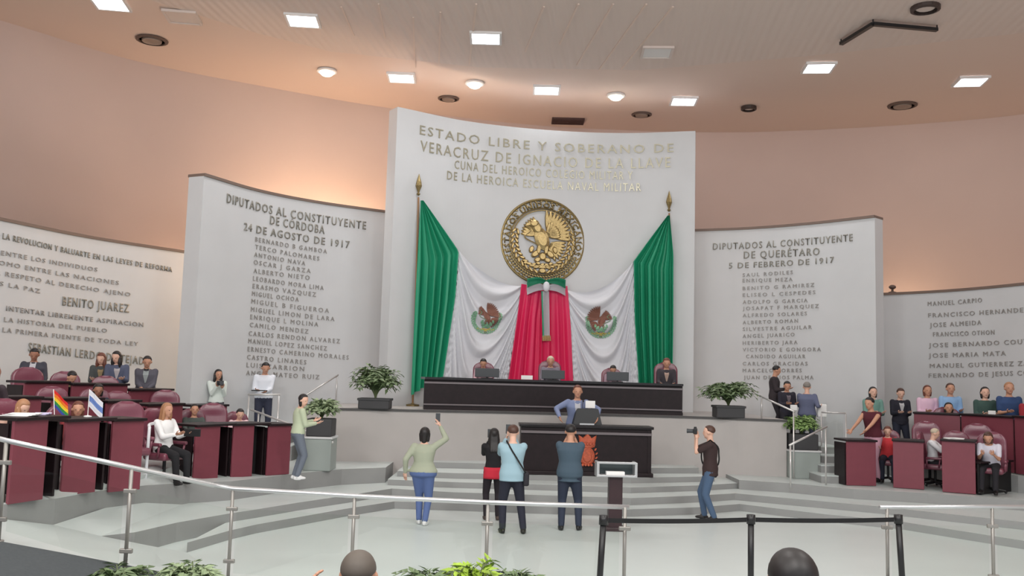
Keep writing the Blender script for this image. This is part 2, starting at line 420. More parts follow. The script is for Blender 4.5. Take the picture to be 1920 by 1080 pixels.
# ---------------------------------------------------------------- ceiling lamps, vents
m_lamp = mat('lit_panel', (255, 255, 255), .5, emit=(240, 244, 255), estr=9)
m_lampoff = mat('unlit_panel', (214, 200, 192), .5)
m_bulb = mat('lit_bulb', (255, 250, 235), .5, emit=(255, 244, 222), estr=12)
m_ring = mat('dark_fitting_ring', (96, 78, 70), .6)
m_frame = mat('white_fitting_frame', (225, 222, 220), .5)
LP = [(207, 3, 'leftmost, cut by the top edge of the photo'), (568, 35, 'above the left inner wall panel'), (911, 68, 'nearest the top centre of the hall'),
      (753, 143, 'left of the three close to the curved wall'), (1025, 166, 'middle of the three close to the curved wall'), (1282, 187, 'right of the three close to the curved wall'),
      (1535, 124, 'below the black angled track'), (1820, 150, 'rightmost in the hall')]
def sq_lamp(px, py, name, label, m, group, lit=True):
    p = RZ(px, py, CEIL)
    rz = math.atan2(p.x, p.y) * -.35
    t = thing(name, label, 'ceiling light', (p.x, p.y, CEIL - .03), rz, group)
    bm = B()
    for s in (-1, 1):
        box(bm, (s * .33, 0, -.01), (.05, .71, .06)); box(bm, (0, s * .33, -.01), (.61, .05, .06))
    new_obj('frame', bm, m_frame if lit else m_lampoff, t)
    bm = B(); box(bm, (0, 0, -.005), (.62, .62, .03)); new_obj('diffuser', bm, m, t)
    if lit: area('panel_lamp_light', (p.x, p.y, CEIL - .09), .6, 60, (.96, .98, 1.0))
for x, y, d in LP: sq_lamp(x, y, 'ceiling_light', 'square lit ceiling panel light, ' + d, m_lamp, 'lit square ceiling lights')
sq_lamp(342, 29, 'ceiling_light', 'unlit square ceiling panel left of the lit ones, beside a grey air vent', m_lampoff, 'unlit square ceiling panels', False)
sq_lamp(1232, 95, 'ceiling_light', 'unlit pale square ceiling panel right of centre, above the right end of the centre wall', m_frame, 'unlit square ceiling panels', False)
for x, y, d in ((613, 131, 'left'), (890, 154, 'middle'), (1155, 177, 'right')):
    p = RZ(x, y, CEIL)
    t = thing('downlight', 'round glowing ceiling downlight, %s one of the three' % d, 'ceiling light', (p.x, p.y, CEIL - .01), 0, 'round downlights')
    bm = B(); lathe(bm, [(.24, 0), (.25, -.05), (.2, -.06), (.2, 0)]); new_obj('ring', bm, m_frame, t)
    bm = B(); ball(bm, (0, 0, -.06), (.17, .17, .1)); new_obj('bulb', bm, m_bulb, t, True)
    tgt = {613: PLM.P(620, 480), 890: PC.P(880, 330), 1155: PC.P(1150, 330)}[x]
    spot('downlight_beam', (p.x, p.y, CEIL - .2), tgt, 420, (1, .97, .9), 75, .8, .12)
for x, y, s, d in ((285, 74, .36, 'near the left curved wall'), (841, 184, .29, 'above the left end of the centre wall'), (1203, 214, .29, 'above the right half of the centre wall'), (1692, 197, .38, 'close to the right curved wall')):
    p = RZ(x, y, CEIL)
    t = thing('air_vent', 'round grey ceiling air vent ' + d, 'vent', (p.x, p.y, CEIL - .01), 0, 'ceiling air vents')
    bm = B(); lathe(bm, [(s, 0), (s, -.02), (s * .8, -.04), (s * .8, 0)]); new_obj('rim', bm, m_ring, t)
    bm = B(); lathe(bm, [(s * .62, -.01), (s * .6, -.05), (s * .4, -.03), (.02, -.03)]); new_obj('cone', bm, mat('vent_cone', (150, 132, 120), .6), t)
for x, y, s, d in ((1735, 11, .28, 'at the top right of the photo'), (1404, 200, .21, 'between two lit panels, close to the curved wall')):
    p = RZ(x, y, CEIL)
    t = thing('ceiling_speaker', 'round ceiling speaker with a dark rim ' + d, 'speaker', (p.x, p.y, CEIL - .01))
    bm = B(); lathe(bm, [(s, 0), (s, -.08), (s * .78, -.1), (s * .78, 0)]); new_obj('rim', bm, mat('dark_rim', (60, 48, 44), .5), t)
    bm = B(); lathe(bm, [(s * .77, -.01), (s * .6, -.05), (.02, -.05)]); new_obj('grille', bm, m_lampoff, t)
p = RZ(1063, 234, CEIL - .01)
bm = B(); box(bm, (0, 0, -.02), (.95, .55, .06)); 
for k in range(4): box(bm, (0, -.2 + k * .13, -.055), (.9, .03, .02))
tag(new_obj('ceiling_grille', bm, mat('dark_grille', (70, 44, 40), .7), loc=(p.x, p.y - .45, CEIL - .01)), 'dark rectangular air grille directly above the middle of the centre wall', 'vent')
A = [RZ(x, y, CEIL - .12) for x, y in ((1577, 82), (1637, 45), (1757, 56))]
t = thing('ceiling_track', 'black angled track hanging under the ceiling at the right', 'track', tuple(A[1]))
for a, b in ((A[0], A[1]), (A[1], A[2])):
    bm = B(); d = b - a; box(bm, (a + b) / 2 - A[1], (d.length, .09, .07), math.atan2(d.y, d.x)); new_obj('rail', bm, m_blackmetal, t)
bm = B()
for a in A: tube(bm, [a - A[1], a - A[1] + V((0, 0, .125))], .015)
new_obj('hanger', bm, m_blackmetal, t)

# ---------------------------------------------------------------- wall lettering
def lettering(par, path, txt, x0, y0, x1, y1, h, m=None, name='lettering', sp=1.25, bold=0.0):
    cu = bpy.data.curves.new('t', 'FONT'); cu.body = txt; cu.size = 1; cu.extrude = .0; cu.resolution_u = 2; cu.space_character = sp; cu.offset = bold
    to = bpy.data.objects.new('t', cu); COL.objects.link(to)
    me = bpy.data.meshes.new_from_object(to.evaluated_get(bpy.context.evaluated_depsgraph_get()) if False else to)
    bpy.data.objects.remove(to); bpy.data.curves.remove(cu)
    xs = [v.co.x for v in me.vertices]; mnx, mxx = min(xs), max(xs)
    s0, z0 = path.hit(x0, y0); s1, z1 = path.hit(x1, y1)
    pm = path.at((s0 + s1) / 2); hm = h / F * pm.y * 1.0
    bm = B(); bm.from_mesh(me); bpy.data.meshes.remove(me)
    bmesh.ops.remove_doubles(bm, verts=bm.verts, dist=1e-5)
    r = bmesh.ops.extrude_face_region(bm, geom=bm.faces[:])
    fr = {v for v in r['geom'] if isinstance(v, bmesh.types.BMVert)}
    for v in bm.verts:
        u = (v.co.x - mnx) / (mxx - mnx); s = s0 + (s1 - s0) * u
        q = path.at(s, .02 if v in fr else .004)
        v.co = V((q.x, q.y, z0 + (z1 - z0) * u + (v.co.y / .70 - .5) * hm))
    return new_obj(name, bm, m or m_letter, par)
m_lgold = mat('bronze_letters_with_sheen', (188, 184, 164), .3, metal=.6)  # reflections on the centre letters put into a paler bronze
m_lsmall = mat('dull_bronze_letters', (158, 154, 150), .5, metal=.2)
for t_, a in (('ESTADO LIBRE Y SOBERANO DE', (787, 243, 1263, 277, 17)), ('VERACRUZ DE IGNACIO DE LA LLAVE', (788, 273, 1257, 304, 20)),
              ('CUNA DEL HEROICO COLEGIO MILITAR Y', (852, 308, 1186, 329, 16)), ('DE LA HEROICA ESCUELA NAVAL MILITAR', (838, 328, 1202, 351, 16))):
    lettering(wC, PC, t_, *a, m=m_lgold)
for t_, a in (('DIPUTADOS AL CONSTITUYENTE', (425, 371, 686, 423, 16)), ('DE CÓRDOBA', (506, 412, 608, 431, 16)), ('24 DE AGOSTO DE 1917', (457, 424, 655, 459, 14))):
    lettering(wLM, PLM, t_, *a, bold=.01)
NL = ['BERNARDO B GAMBOA', 'TERCO PALOMARES', 'ANTONIO NAVA', 'OSCAR J GARZA', 'ALBERTO NIETO', 'LEOBARDO MORA LIMA', 'ERASMO VAZQUEZ', 'MIGUEL OCHOA', 'MIGUEL B FIGUEROA',
      'MIGUEL LIMON DE LARA', 'ENRIQUE L MOLINA', 'CAMILO MENDEZ', 'CARLOS RENDON ALVAREZ', 'MANUEL LOPEZ SANCHEZ', 'ERNESTO CAMERINO MORALES', 'CASTRO LINARES', 'LUIS CARRION', 'ANGEL MATEO RUIZ']
LL = [(290, 315, 620, 372), (290, 350, 585, 405), (285, 385, 520, 427), (283, 420, 545, 462), (282, 460, 540, 493), (280, 495, 605, 540), (278, 530, 570, 570), (275, 565, 490, 593), (272, 600, 630, 645),
      (270, 637, 655, 683), (267, 672, 580, 708), (265, 708, 535, 740), (260, 748, 680, 785), (258, 783, 620, 818), (255, 820, 720, 860), (252, 857, 525, 882), (250, 893, 515, 913), (248, 930, 585, 950)]
for t_, (a, b, c, d) in zip(NL, LL): lettering(wLM, PLM, t_, 360 + a / 2.455, 320 + b / 2.455, 360 + c / 2.455, 320 + d / 2.455, 8.5, m=m_lsmall, sp=1.4)
for t_, a in (('DIPUTADOS AL CONSTITUYENTE', (1337, 462, 1599, 445, 13)), ('DE QUERÉTARO', (1395, 478, 1537, 471, 14)), ('5 DE FEBRERO DE 1917', (1367, 498, 1564, 487, 11))):
    lettering(wRM, PRM, t_, *a, bold=.006)
NR = ['SAUL RODILES', 'ENRIQUE MEZA', 'BENITO G RAMIREZ', 'ELISEO L CESPEDES', 'ADOLFO G GARCIA', 'JOSAFAT F MARQUEZ', 'ALFREDO SOLARES', 'ALBERTO ROMAN', 'SILVESTRE AGUILAR', 'ANGEL JUARICO',
      'HERIBERTO JARA', 'VICTORIO E GONGORA', 'CANDIDO AGUILAR', 'CARLOS GRACIDAS', 'MARCELO TORRES', 'JUAN DE DIOS PALMA']
LR = [(262, 345, 600, 325), (262, 382, 598, 373), (262, 435, 745, 410), (262, 480, 752, 460), (262, 527, 700, 515), (262, 570, 775, 553), (262, 617, 695, 603), (262, 665, 635, 652), (262, 710, 728, 695),
      (262, 757, 612, 745), (262, 803, 632, 798), (262, 848, 790, 845), (285, 893, 685, 893), (262, 942, 700, 942), (262, 988, 660, 988), (270, 1035, 740, 1035)]
for t_, (a, b, c, d) in zip(NR, LR): lettering(wRM, PRM, t_, 1320 + a / 3.6, 420 + b / 3.6, 1320 + c / 3.6, 420 + d / 3.6, 7, m=m_lsmall, sp=1.4)
for t_, a, h, s in (('DE LA REVOLUCION Y BALUARTE EN LAS LEYES DE REFORMA', (-60, 135, 1160, 380), 10, .01), ('ENTRE LOS INDIVIDUOS', (5, 265, 655, 380), 8, 0), ('COMO ENTRE LAS NACIONES', (-60, 322, 800, 470), 8, 0),
        ('EL RESPETO AL DERECHO AJENO', (-60, 392, 878, 548), 8, 0), ('ES LA PAZ', (-40, 465, 268, 525), 8, 0), ('BENITO JUAREZ', (420, 590, 870, 642), 16, .012), ('INTENTAR LIBREMENTE ASPIRACION', (40, 640, 965, 752), 8.5, .004),
        ('LA HISTORIA DEL PUEBLO', (25, 715, 720, 792), 8, .0), ('LA PRIMERA FUENTE DE TODA LEY', (15, 785, 930, 882), 8, .0), ('SEBASTIAN LERDO DE TEJADA', (190, 900, 1010, 1000), 15, .008)):
    lettering(wLO, PLO, t_, a[0] / 3.6, 400 + a[1] / 3.6, a[2] / 3.6, 400 + a[3] / 3.6, h, m=m_letter if h > 9 else m_lsmall, bold=s)
for t_, a in (('MANUEL CARPIO', (490, 245, 990, 208)), ('FRANCISCO HERNANDEZ', (495, 350, 1420, 295)), ('JOSE ALMEIDA', (510, 440, 985, 415)), ('FRANCISCO OTHON', (540, 525, 1105, 505)), ('JOSE BERNARDO COUTO', (500, 625, 1480, 585)),
              ('JOSE MARIA MATA', (500, 720, 1210, 698)), ('MANUEL GUTIERREZ ZAMORA', (510, 815, 1650, 780)), ('FERNANDO DE JESUS CORONA', (500, 905, 1650, 868))):
    lettering(wRO, PRO, t_, 1640 + a[0] / 4.911, 520 + a[1] / 4.911, 1640 + a[2] / 4.911, 520 + a[3] / 4.911, 8.5, m=m_lsmall, sp=1.3)

# ---------------------------------------------------------------- coat of arms
def leaf2(cx, cy, a, b, rot, n=10):
    c, s = math.cos(rot), math.sin(rot)
    return [(cx + a * math.cos(t) * c - b * math.sin(t) * s, cy + a * math.cos(t) * s + b * math.sin(t) * c) for t in (2 * PI * k / n for k in range(n))]
def relief(bm, pts, z0, z1, mi, fn, ins=.78):
    n = len(pts); cx = sum(p[0] for p in pts) / n; cy = sum(p[1] for p in pts) / n
    lo = [bm.verts.new(fn(x, y, z0)) for x, y in pts]
    md = [bm.verts.new(fn(x, y, z0 + (z1 - z0) * .6)) for x, y in pts]
    hi = [bm.verts.new(fn(cx + (x - cx) * ins, cy + (y - cy) * ins, z1)) for x, y in pts]
    for A_, B_ in ((lo, md), (md, hi)):
        for i in range(n): bm.faces.new((A_[i], A_[(i + 1) % n], B_[(i + 1) % n], B_[i])).material_index = mi
    bm.faces.new(hi).material_index = mi
def arms_shapes(bm, fn, T, ring=True):
    """T = relief height; slots: 0 eagle, 1 wreath green, 2 water/stone, 3 snake"""
    def R_(p, a, b, mi, ins=.75): relief(bm, p, a * T, b * T, mi, fn, ins)
    # tail and rear wing
    for k in range(7): a = math.radians(-62 + k * 11); R_(leaf2(.10 + .28 * math.cos(a), -.04 + .28 * math.sin(a), .2, .045, a), 0, .5, 0)
    for k in range(8): a = math.radians(112 + k * 9); R_(leaf2(-.08 + .27 * math.cos(a), .12 + .30 * math.sin(a), .19, .042, a), 0, .5, 0)
    # raised fore wing, two layers of feathers
    for k in range(11): a = math.radians(-8 + k * 10); R_(leaf2(.10 + .36 * math.cos(a), .14 + .36 * math.sin(a), .25, .05, a), .2, .8, 0)
    for k in range(8): a = math.radians(0 + k * 11); R_(leaf2(.08 + .2 * math.cos(a), .12 + .2 * math.sin(a), .15, .05, a), .5, 1.1, 0)
    R_(leaf2(-.03, .05, .17, .28, .35, 14), .3, 1.3, 0, .6)
    R_(leaf2(-.15, .30, .11, .16, .5, 12), .4, 1.3, 0, .6)
    R_(leaf2(-.23, .40, .12, .09, .2, 12), .5, 1.5, 0, .6)
    R_([(-.31, .44), (-.42, .40), (-.46, .32), (-.40, .33), (-.31, .35)], .5, 1.4, 0)
    for dx in (-.1, .08): R_(leaf2(dx, -.2, .05, .12, -.1), .3, 1.1, 0); 
    # snake
    pts = []
    for k in range(22):
        t = k / 21; pts.append((-.42 + .10 * math.sin(t * 9) + .28 * t * t, .34 - .52 * t))
    tube(bm, [fn(x, y, .9 * T) for x, y in pts], [.035 * T * 12 * .5 if False else .022 / 1.0 * fn.r * (1 - .4 * k / 21) for k in range(22)], 6, mi=3)
    # cactus
    for x, y, a, b, r in ((0, -.36, .09, .1, 0), (-.17, -.30, .12, .07, .7), (.18, -.3, .12, .07, -.7), (-.27, -.2, .09, .055, 1.2), (.29, -.2, .09, .055, -1.2), (-.12, -.44, .08, .06, .3), (.12, -.44, .08, .06, -.3)):
        R_(leaf2(x, y, a, b, r, 12), .1, .9, 1, .7)
    for k in range(9): R_(leaf2(-.4 + .1 * k, -.54 + .02 * math.cos(k * 2.1), .06, .035, .3 * (-1) ** k, 8), 0, .6, 2)
    R_(leaf2(0, -.6, .3, .045, 0, 16), 0, .5, 2)
    # half wreath
    for sgn in (-1, 1):
        for k in range(11):
            a = math.radians(-90 + sgn * (12 + k * 9.6)); r = .68
            for q in (-1, 1):
                R_(leaf2((r + q * .05) * math.cos(a), (r + q * .05) * math.sin(a), .085, .032, a + PI / 2 * sgn * 1 + q * .55 * sgn), .05, .7, 1, .6)
    R_(leaf2(0, -.7, .09, .06, 0, 12), .2, 1.0, 3)
def disc_fn(center, ux, uy, un, R):
    def f(x, y, z): return center + ux * (x * R) + uy * (y * R) + un * z
    f.r = R; return f
ec = PC.P(1017, 453, 0)
eu, ez = PC.hit(1017, 453)
tanv = (PC.at(eu + .3) - PC.at(eu - .3)).normalized(); nrm = V((tanv.y, -tanv.x, 0))
ER = abs(PC.hit(1095, 455)[0] - PC.hit(939, 455)[0]) / 2
em = thing('coat_of_arms', 'large round gilded coat of arms with eagle relief mounted on the centre wall', 'emblem', tuple(ec))
fnE = disc_fn(V((0, 0, 0)) + nrm * .02, tanv, V((0, 0, 1)), nrm, ER)
bm = B(); arms_shapes(bm, fnE, .09)
for R_, th in ((.74, .018),):
    tube(bm, [fnE(R_ * math.cos(2 * PI * k / 64), R_ * math.sin(2 * PI * k / 64), .03) for k in range(65)], th, 6)
new_obj('eagle_relief', bm, [m_gold] * 4, em)
m_gold2 = mat('weathered_gold', (142, 124, 84), .42, metal=.8, noise=.3, nscale=40)
bm = B()
for R_, th in ((.99, .035), (.79, .02)):
    tube(bm, [fnE(R_ * math.cos(2 * PI * k / 72), R_ * math.sin(2 * PI * k / 72), .02) for k in range(73)], th, 8)
for k in range(46):   # beads and leaves between the lettering ring and rim
    a = 2 * PI * k / 46
    relief(bm, leaf2(.945 * math.cos(a), .945 * math.sin(a), .04, .018, a + PI / 2 + .5 * (-1) ** k, 8), 0, .05, 0, fnE)
for k in range(30):
    a = math.radians(205 + k * 130 / 29)
    for q in (-1, 1): relief(bm, leaf2((.87 + q * .03) * math.cos(a), (.87 + q * .03) * math.sin(a), .05, .02, a + PI / 2 + q * .5, 8), 0, .06, 0, fnE)
new_obj('ring', bm, m_gold2, em)
def arc_text(txt, r, a0, a1, h, fn, par, m):
    cu = bpy.data.curves.new('t', 'FONT'); cu.body = txt; cu.size = 1; cu.resolution_u = 2; cu.space_character = 1.2; cu.offset = .02
    to = bpy.data.objects.new('t', cu); COL.objects.link(to); me = bpy.data.meshes.new_from_object(to); bpy.data.objects.remove(to); bpy.data.curves.remove(cu)
    bm = B(); bm.from_mesh(me); bmesh.ops.remove_doubles(bm, verts=bm.verts, dist=1e-5)
    r_ = bmesh.ops.extrude_face_region(bm, geom=bm.faces[:]); fr = {v for v in r_['geom'] if isinstance(v, bmesh.types.BMVert)}
    mx = max(v.co.x for v in bm.verts); mn = min(v.co.x for v in bm.verts)
    for v in bm.verts:
        a = math.radians(a0 + (a1 - a0) * (v.co.x - mn) / (mx - mn)); rr = r + (v.co.y / .7 - .5) * h
        v.co = fn(rr * math.cos(a), rr * math.sin(a), .07 if v in fr else 0)
    new_obj('lettering', bm, m, par)
arc_text('ESTADOS UNIDOS MEXICANOS', .865, 200, -20, .12, fnE, em, m_gold2)

from mathutils.kdtree import KDTree
# ---------------------------------------------------------------- flags on the centre wall
m_green = mat('green_flag_cloth', (30, 146, 108), .5, bump=.1, bscale=300)
m_whitec = mat('white_flag_cloth', (214, 215, 220), .5, bump=.1, bscale=300)
m_redc = mat('crimson_flag_cloth', (214, 32, 86), .5, bump=.1, bscale=300)
def pl_at(P, t):
    P = [V((a, b)) for a, b in P]; L = [0]
    for a, b in zip(P, P[1:]): L.append(L[-1] + (b - a).length)
    s = t * L[-1]
    for i in range(len(P) - 1):
        if s <= L[i + 1] + 1e-9: return P[i].lerp(P[i + 1], (s - L[i]) / max(1e-9, L[i + 1] - L[i]))
    return P[-1]
CLO = []
def cloth(name, par, org, Lc, Rc, fold, m, nu=60, nv=60, base=.10, top=None):
    """Lc/Rc: left and right border in the photo; spread between them on the centre wall, folds as real depth"""
    bm = B(); g = []
    for j in range(nv + 1):
        v = j / nv; a = pl_at(Lc, v); b = pl_at(Rc, v); row = []
        for i in range(nu + 1):
            u = i / nu; p = a.lerp(b, u)
            if top: p = p + V((0, top(u, v)))
            off_ = base + fold(u, v); s_, z_ = PC.hit(p.x, p.y); CLO.append((s_, z_, off_)); row.append(bm.verts.new(PC.P(p.x, p.y, off_) - org))
        g.append(row)
    for j in range(nv):
        for i in range(nu): bm.faces.new((g[j][i], g[j + 1][i], g[j + 1][i + 1], g[j][i + 1]))
    return new_obj(name, bm, m, par, True)
def fan(n, amp, ph=0.0):
    def f(u, v): 
        a = amp * min(1, .22 + v * 1.6)
        return a * (math.sin(2 * PI * n * u + ph + .6 * math.sin(3 * u)) + .2 * math.sin(2 * PI * n * 2.3 * u + 1.3)) 
    return f
GL = [(781, 378), (770, 560), (762, 740)]; GLr = [(785, 378), (854, 472), (846, 560), (822, 704)]
GR_l = [(1253, 407), (1189, 492), (1191, 600), (1199, 718)]; GR_r = [(1257, 406), (1264, 480), (1264, 600), (1262, 735)]
def swag(depth0, amp, n, hang=30.0):
    def f(u, v):
        s = 4 * u * (1 - u); phi = (v + .06) / (.30 + .75 * s); e = min(1, 6 * u, 6 * (1 - u))
        w_ = math.sin(2 * PI * n * phi ** .8 + 1.2 * u)
        return amp * (w_ + .35 * abs(w_) + .25 * math.sin(2 * PI * n * 1.7 * phi + 1)) * (.25 + .75 * e) + .05 * s
    return f
def sag(k):
    return lambda u, v: k * 4 * u * (1 - u) * (1 - v) 
m_arms = [mat('printed_eagle_brown', (126, 84, 70), .7), mat('printed_wreath_green', (126, 176, 140), .7), mat('printed_lake_yellow', (200, 176, 96), .7), mat('printed_snake_olive', (110, 140, 110), .7)]
def flag(side):
    lab = 'draped national flag hanging left of the round emblem, green stripe outermost' if side < 0 else 'draped national flag hanging right of the round emblem, green stripe at the right end'
    o = PC.P(870 if side < 0 else 1150, 700, .1); t = thing('draped_flag', lab, 'flag', tuple(o), 0, 'flags draped on the centre wall')
    if side < 0:
        cloth('green_stripe', t, o, GL, GLr, fan(5.5, .1), m_green, 110, 50, .2)
        cloth('white_stripe', t, o, [(854, 472), (846, 560), (820, 706)], [(974, 538), (966, 600), (948, 712)], swag(0, .085, 4.0), m_whitec, 80, 140, .22, sag(16))
        cloth('red_stripe', t, o, [(973, 534), (964, 600), (947, 714)], [(1019, 540), (1012, 600), (1010, 714)], fan(3, .05, 1), m_redc, 60, 40, .24)
        c = (905, 597)
    else:
        cloth('green_stripe', t, o, GR_l, GR_r, fan(5, .1, 1), m_green, 110, 50, .2)
        cloth('white_stripe', t, o, [(1060, 545), (1066, 610), (1070, 714)], [(1189, 492), (1191, 600), (1200, 720)], swag(0, .085, 4.0), m_whitec, 80, 140, .22, sag(24))
        cloth('red_stripe', t, o, [(1012, 540), (1008, 600), (1006, 714)], [(1061, 538), (1067, 610), (1072, 716)], fan(3, .05, 2.5), m_redc, 60, 40, .24)
        c = (1125, 605)
    kd = KDTree(len(CLO))
    for i_, q_ in enumerate(CLO): kd.insert((q_[0], q_[1], 0), i_)
    kd.balance()
    s0, z0 = PC.hit(*c); Rr = .52 if side < 0 else .54
    bm = B()
    def fn(x, y, z):
        x = -x if side > 0 else x
        near = kd.find_n((s0 + x * Rr, z0 + y * Rr, 0), 4); of_ = max(CLO[n_[1]][2] for n_ in near)
        q = PC.at(s0 + x * Rr, of_ + .018 + z); return V((q.x, q.y, z0 + y * Rr)) - o
    fn.r = Rr
    arms_shapes(bm, fn, .012)
    new_obj('coat_of_arms', bm, m_arms, t)
flag(-1); flag(1)
# tails of the green stripe below the desk line, flagpoles
def pole(x0, y0, x1, y1, off, lab):
    a = PC.P(x0, y0, off); b = PC.P(x1, y1, off); b.z = DZ + .0
    t = thing('flagpole', lab, 'flagpole', (b.x, b.y, DZ), 0, 'flagpoles'); 
    d = a - V((b.x, b.y, DZ))
    bm = B(); tube(bm, [(0, 0, .05), d * .9], .022); new_obj('shaft', bm, mat('varnished_pole', (150, 110, 70), .4), t)
    bm = B(); lathe(bm, [(.16, 0), (.16, .04), (.04, .06), (.03, .08)]); new_obj('base', bm, m_gold2, t)
    bm = B(); e = d
    for k, (r, z) in enumerate(((.025, -.5), (.05, -.47), (.02, -.44), (.075, -.27), (.05, -.15), (.004, .02))): pass
    lathe(bm, [(.022, -.52), (.05, -.48), (.02, -.45), (.035, -.40), (.078, -.28), (.06, -.18), (.03, -.08), (.004, .02)], e, 8)
    new_obj('spear_tip', bm, m_gold2, t)
pole(784, 328, 774, 700, .05, 'wooden flagpole with gilt spear tip at the left edge of the centre wall')
pole(1255, 360, 1256, 700, .05, 'wooden flagpole with gilt spear tip at the right edge of the centre wall')
# bow
o = PC.P(1018, 541, .3); t = thing('ribbon_bow', 'green and white ribbon bow with hanging tails under the round emblem', 'bow', tuple(o))
def wp(x, y, off): return PC.P(x, y, off) - o
for s, nx in ((-1, 982), (1, 1056)):
    for nm, mm, y0, y1, off in (('green_loop', m_green, 524, 538, .36), ('white_loop', m_whitec, 534, 551, .33)):
        bm = B(); g = []
        for i in range(13):
            u = i / 12; x = 1018 + (nx - 1018) * u; sp_ = math.sin(PI * min(1, u * 1.15 + .12)) * .5 + .5
            row = []
            for j in range(7):
                v = j / 6; yc = (y0 + y1) / 2; hh = (y1 - y0) / 2 * (.35 + .85 * u ** .7); yc += -3 * math.sin(PI * u) + 2.5 * u
                row.append(bm.verts.new(wp(x, yc + (v * 2 - 1) * hh + (2 * u if s > 0 else 0), off + .09 * math.sin(PI * u) + .02 * math.sin(v * 9))))
            g.append(row)
        for i in range(12):
            for j in range(6): bm.faces.new((g[i][j], g[i][j + 1], g[i + 1][j + 1], g[i + 1][j]))
        bmesh.ops.solidify(bm, geom=bm.faces[:], thickness=.012)
        new_obj(nm, bm, mm, t, True)
bm = B(); ball(bm, wp(1018, 540, .40), (.09, .06, .13)); new_obj('knot', bm, m_whitec, t, True)
bm = B(); g = []
for j in range(21):
    v = j / 20; row = []
    for i in range(7):
        u = i / 6; x = 1014 + (u - .0) * 13 + 2 * v - 3; row.append(bm.verts.new(wp(x, 548 + 84 * v, .34 + .025 * math.sin(u * 7 + v * 3))))
    g.append(row)
for j in range(20):
    for i in range(6): bm.faces.new((g[j][i], g[j + 1][i], g[j + 1][i + 1], g[j][i + 1]))
bmesh.ops.solidify(bm, geom=bm.faces[:], thickness=.012)
new_obj('tail', bm, m_whitec, t, True)
bm = B()
for k in range(8): tube(bm, [wp(1012 + k * 2, 630, .36), wp(1012 + k * 2.1, 640, .37)], .012, 5)
new_obj('fringe', bm, m_gold, t)
bm = B(); tube(bm, [wp(1010.5, 548, .35), wp(1013, 632, .36)], .02, 6); new_obj('green_edge', bm, m_green, t)

# ---------------------------------------------------------------- the long desk on the dais
DT = 2.39
def dais_at(x, back):
    r = ray(x, 700)
    for a, b in zip(DPs, DPs[1:]):
        if a.x / a.y <= r.x / r.y <= b.x / b.y:
            k = (r.x / r.y - a.x / a.y) / (b.x / b.y - a.x / a.y); p = a.lerp(b, k); return V((p.x * (1 + back / p.y), p.y + back, 0))
fb = [dais_at(x, .16) for x in (797, 910, 1040, 1160, 1281)]
print('desk front', [round(p.y, 2) for p in fb])
fbs = catmull(fb, 6)
o = fb[2].copy(); t = thing('presidium_desk', 'long near-black wooden desk of the presidium standing on the dais', 'desk', (o.x, o.y, DZ))
def sweep(bm, path, prof, org, mi=0):
    """prof: list of (back offset, z) closed section"""
    n = len(path); fr = []
    for i, p in enumerate(path):
        d = (path[min(i + 1, n - 1)] - path[max(i - 1, 0)]); d.z = 0; d.normalize(); nn = V((-d.y, d.x, 0))
        fr.append([bm.verts.new(V((p.x, p.y, 0)) + nn * a + V((0, 0, z)) - org) for a, z in prof])
    k = len(prof)
    for A_, B_ in zip(fr, fr[1:]):
        for i in range(k): bm.faces.new((A_[i], A_[(i + 1) % k], B_[(i + 1) % k], B_[i])).material_index = mi
    bm.faces.new(fr[0][::-1]).material_index = mi; bm.faces.new(fr[-1]).material_index = mi
O3 = V((o.x, o.y, DZ))
for nm, mm, prof in (('front_panel', m_darkwood, [(.06, DZ + .06), (.06, DT - .03), (.11, DT - .03), (.11, DZ + .06)]),
                     ('plinth', m_darkwood, [(.0, DZ + .001), (.0, DZ + .07), (.14, DZ + .07), (.14, DZ + .001)]),
                     ('desktop', mat('near_black_desktop', (30, 26, 28), .25), [(-.04, DT - .05), (-.04, DT), (.75, DT), (.75, DT - .05)]),
                     ('upper_moulding', mat('grey_metal_strip', (120, 112, 114), .35, metal=.4), [(.03, DT - .14), (.03, DT - .1), (.07, DT - .1), (.07, DT - .14)]),
                     ('lower_moulding', mat('grey_metal_strip', (120, 112, 114)), [(.03, DZ + .1), (.03, DZ + .13), (.07, DZ + .13), (.07, DZ + .1)])):
    bm = B(); sweep(bm, fbs, prof, O3); new_obj(nm, bm, mm, t)
for e, q in ((0, 1), (-1, -2)):
    a = fbs[e]; d = (fbs[q] - a).normalized() * (1 if e == 0 else -1); nn = V((-d.y, d.x, 0))
    bm = B(); box(bm, a + nn * .38 + d * (.025 if e == 0 else -.025) + V((0, 0, (DT - DZ) / 2 - .02)) - O3, (.04, .6, DT - DZ - .05), math.atan2(d.y, d.x)); new_obj('end_panel', bm, m_darkwood, t)

# ---------------------------------------------------------------- speaker's podium desk
PZ = .48
pa = RZ(974, 889, PZ); pb = RZ(1222, 895, PZ); pd_ = pb - pa; prz = math.atan2(pd_.y, pd_.x); pw = pd_.length; pc = (pa + pb) / 2
t = thing('podium_desk', 'dark carved speaker\'s desk on the steps with an orange crest on its front', 'desk', (pc.x, pc.y, PZ), prz)
PH = 1.02
bm = B(); box(bm, (0, .06, PH / 2), (pw - .12, .06, PH - .1)); new_obj('front_panel', bm, m_darkwood, t)
for s in (-1, 1):
    bm = B(); box(bm, (s * (pw / 2 - .05), .27, PH / 2 - .02), (.08, .5, PH - .06)); new_obj('side_panel', bm, m_darkwood, t)
bm = B(); rbox(bm, (0, .24, PH - .03), (pw + .06, .54, .06), .012); new_obj('desktop', bm, mat('near_black_desktop', (30, 26, 28)), t)
bm = B(); box(bm, (0, .0, PH - .16), (pw - .02, .04, .05)); new_obj('moulding', bm, mat('grey_metal_strip', (120, 112, 114)), t)
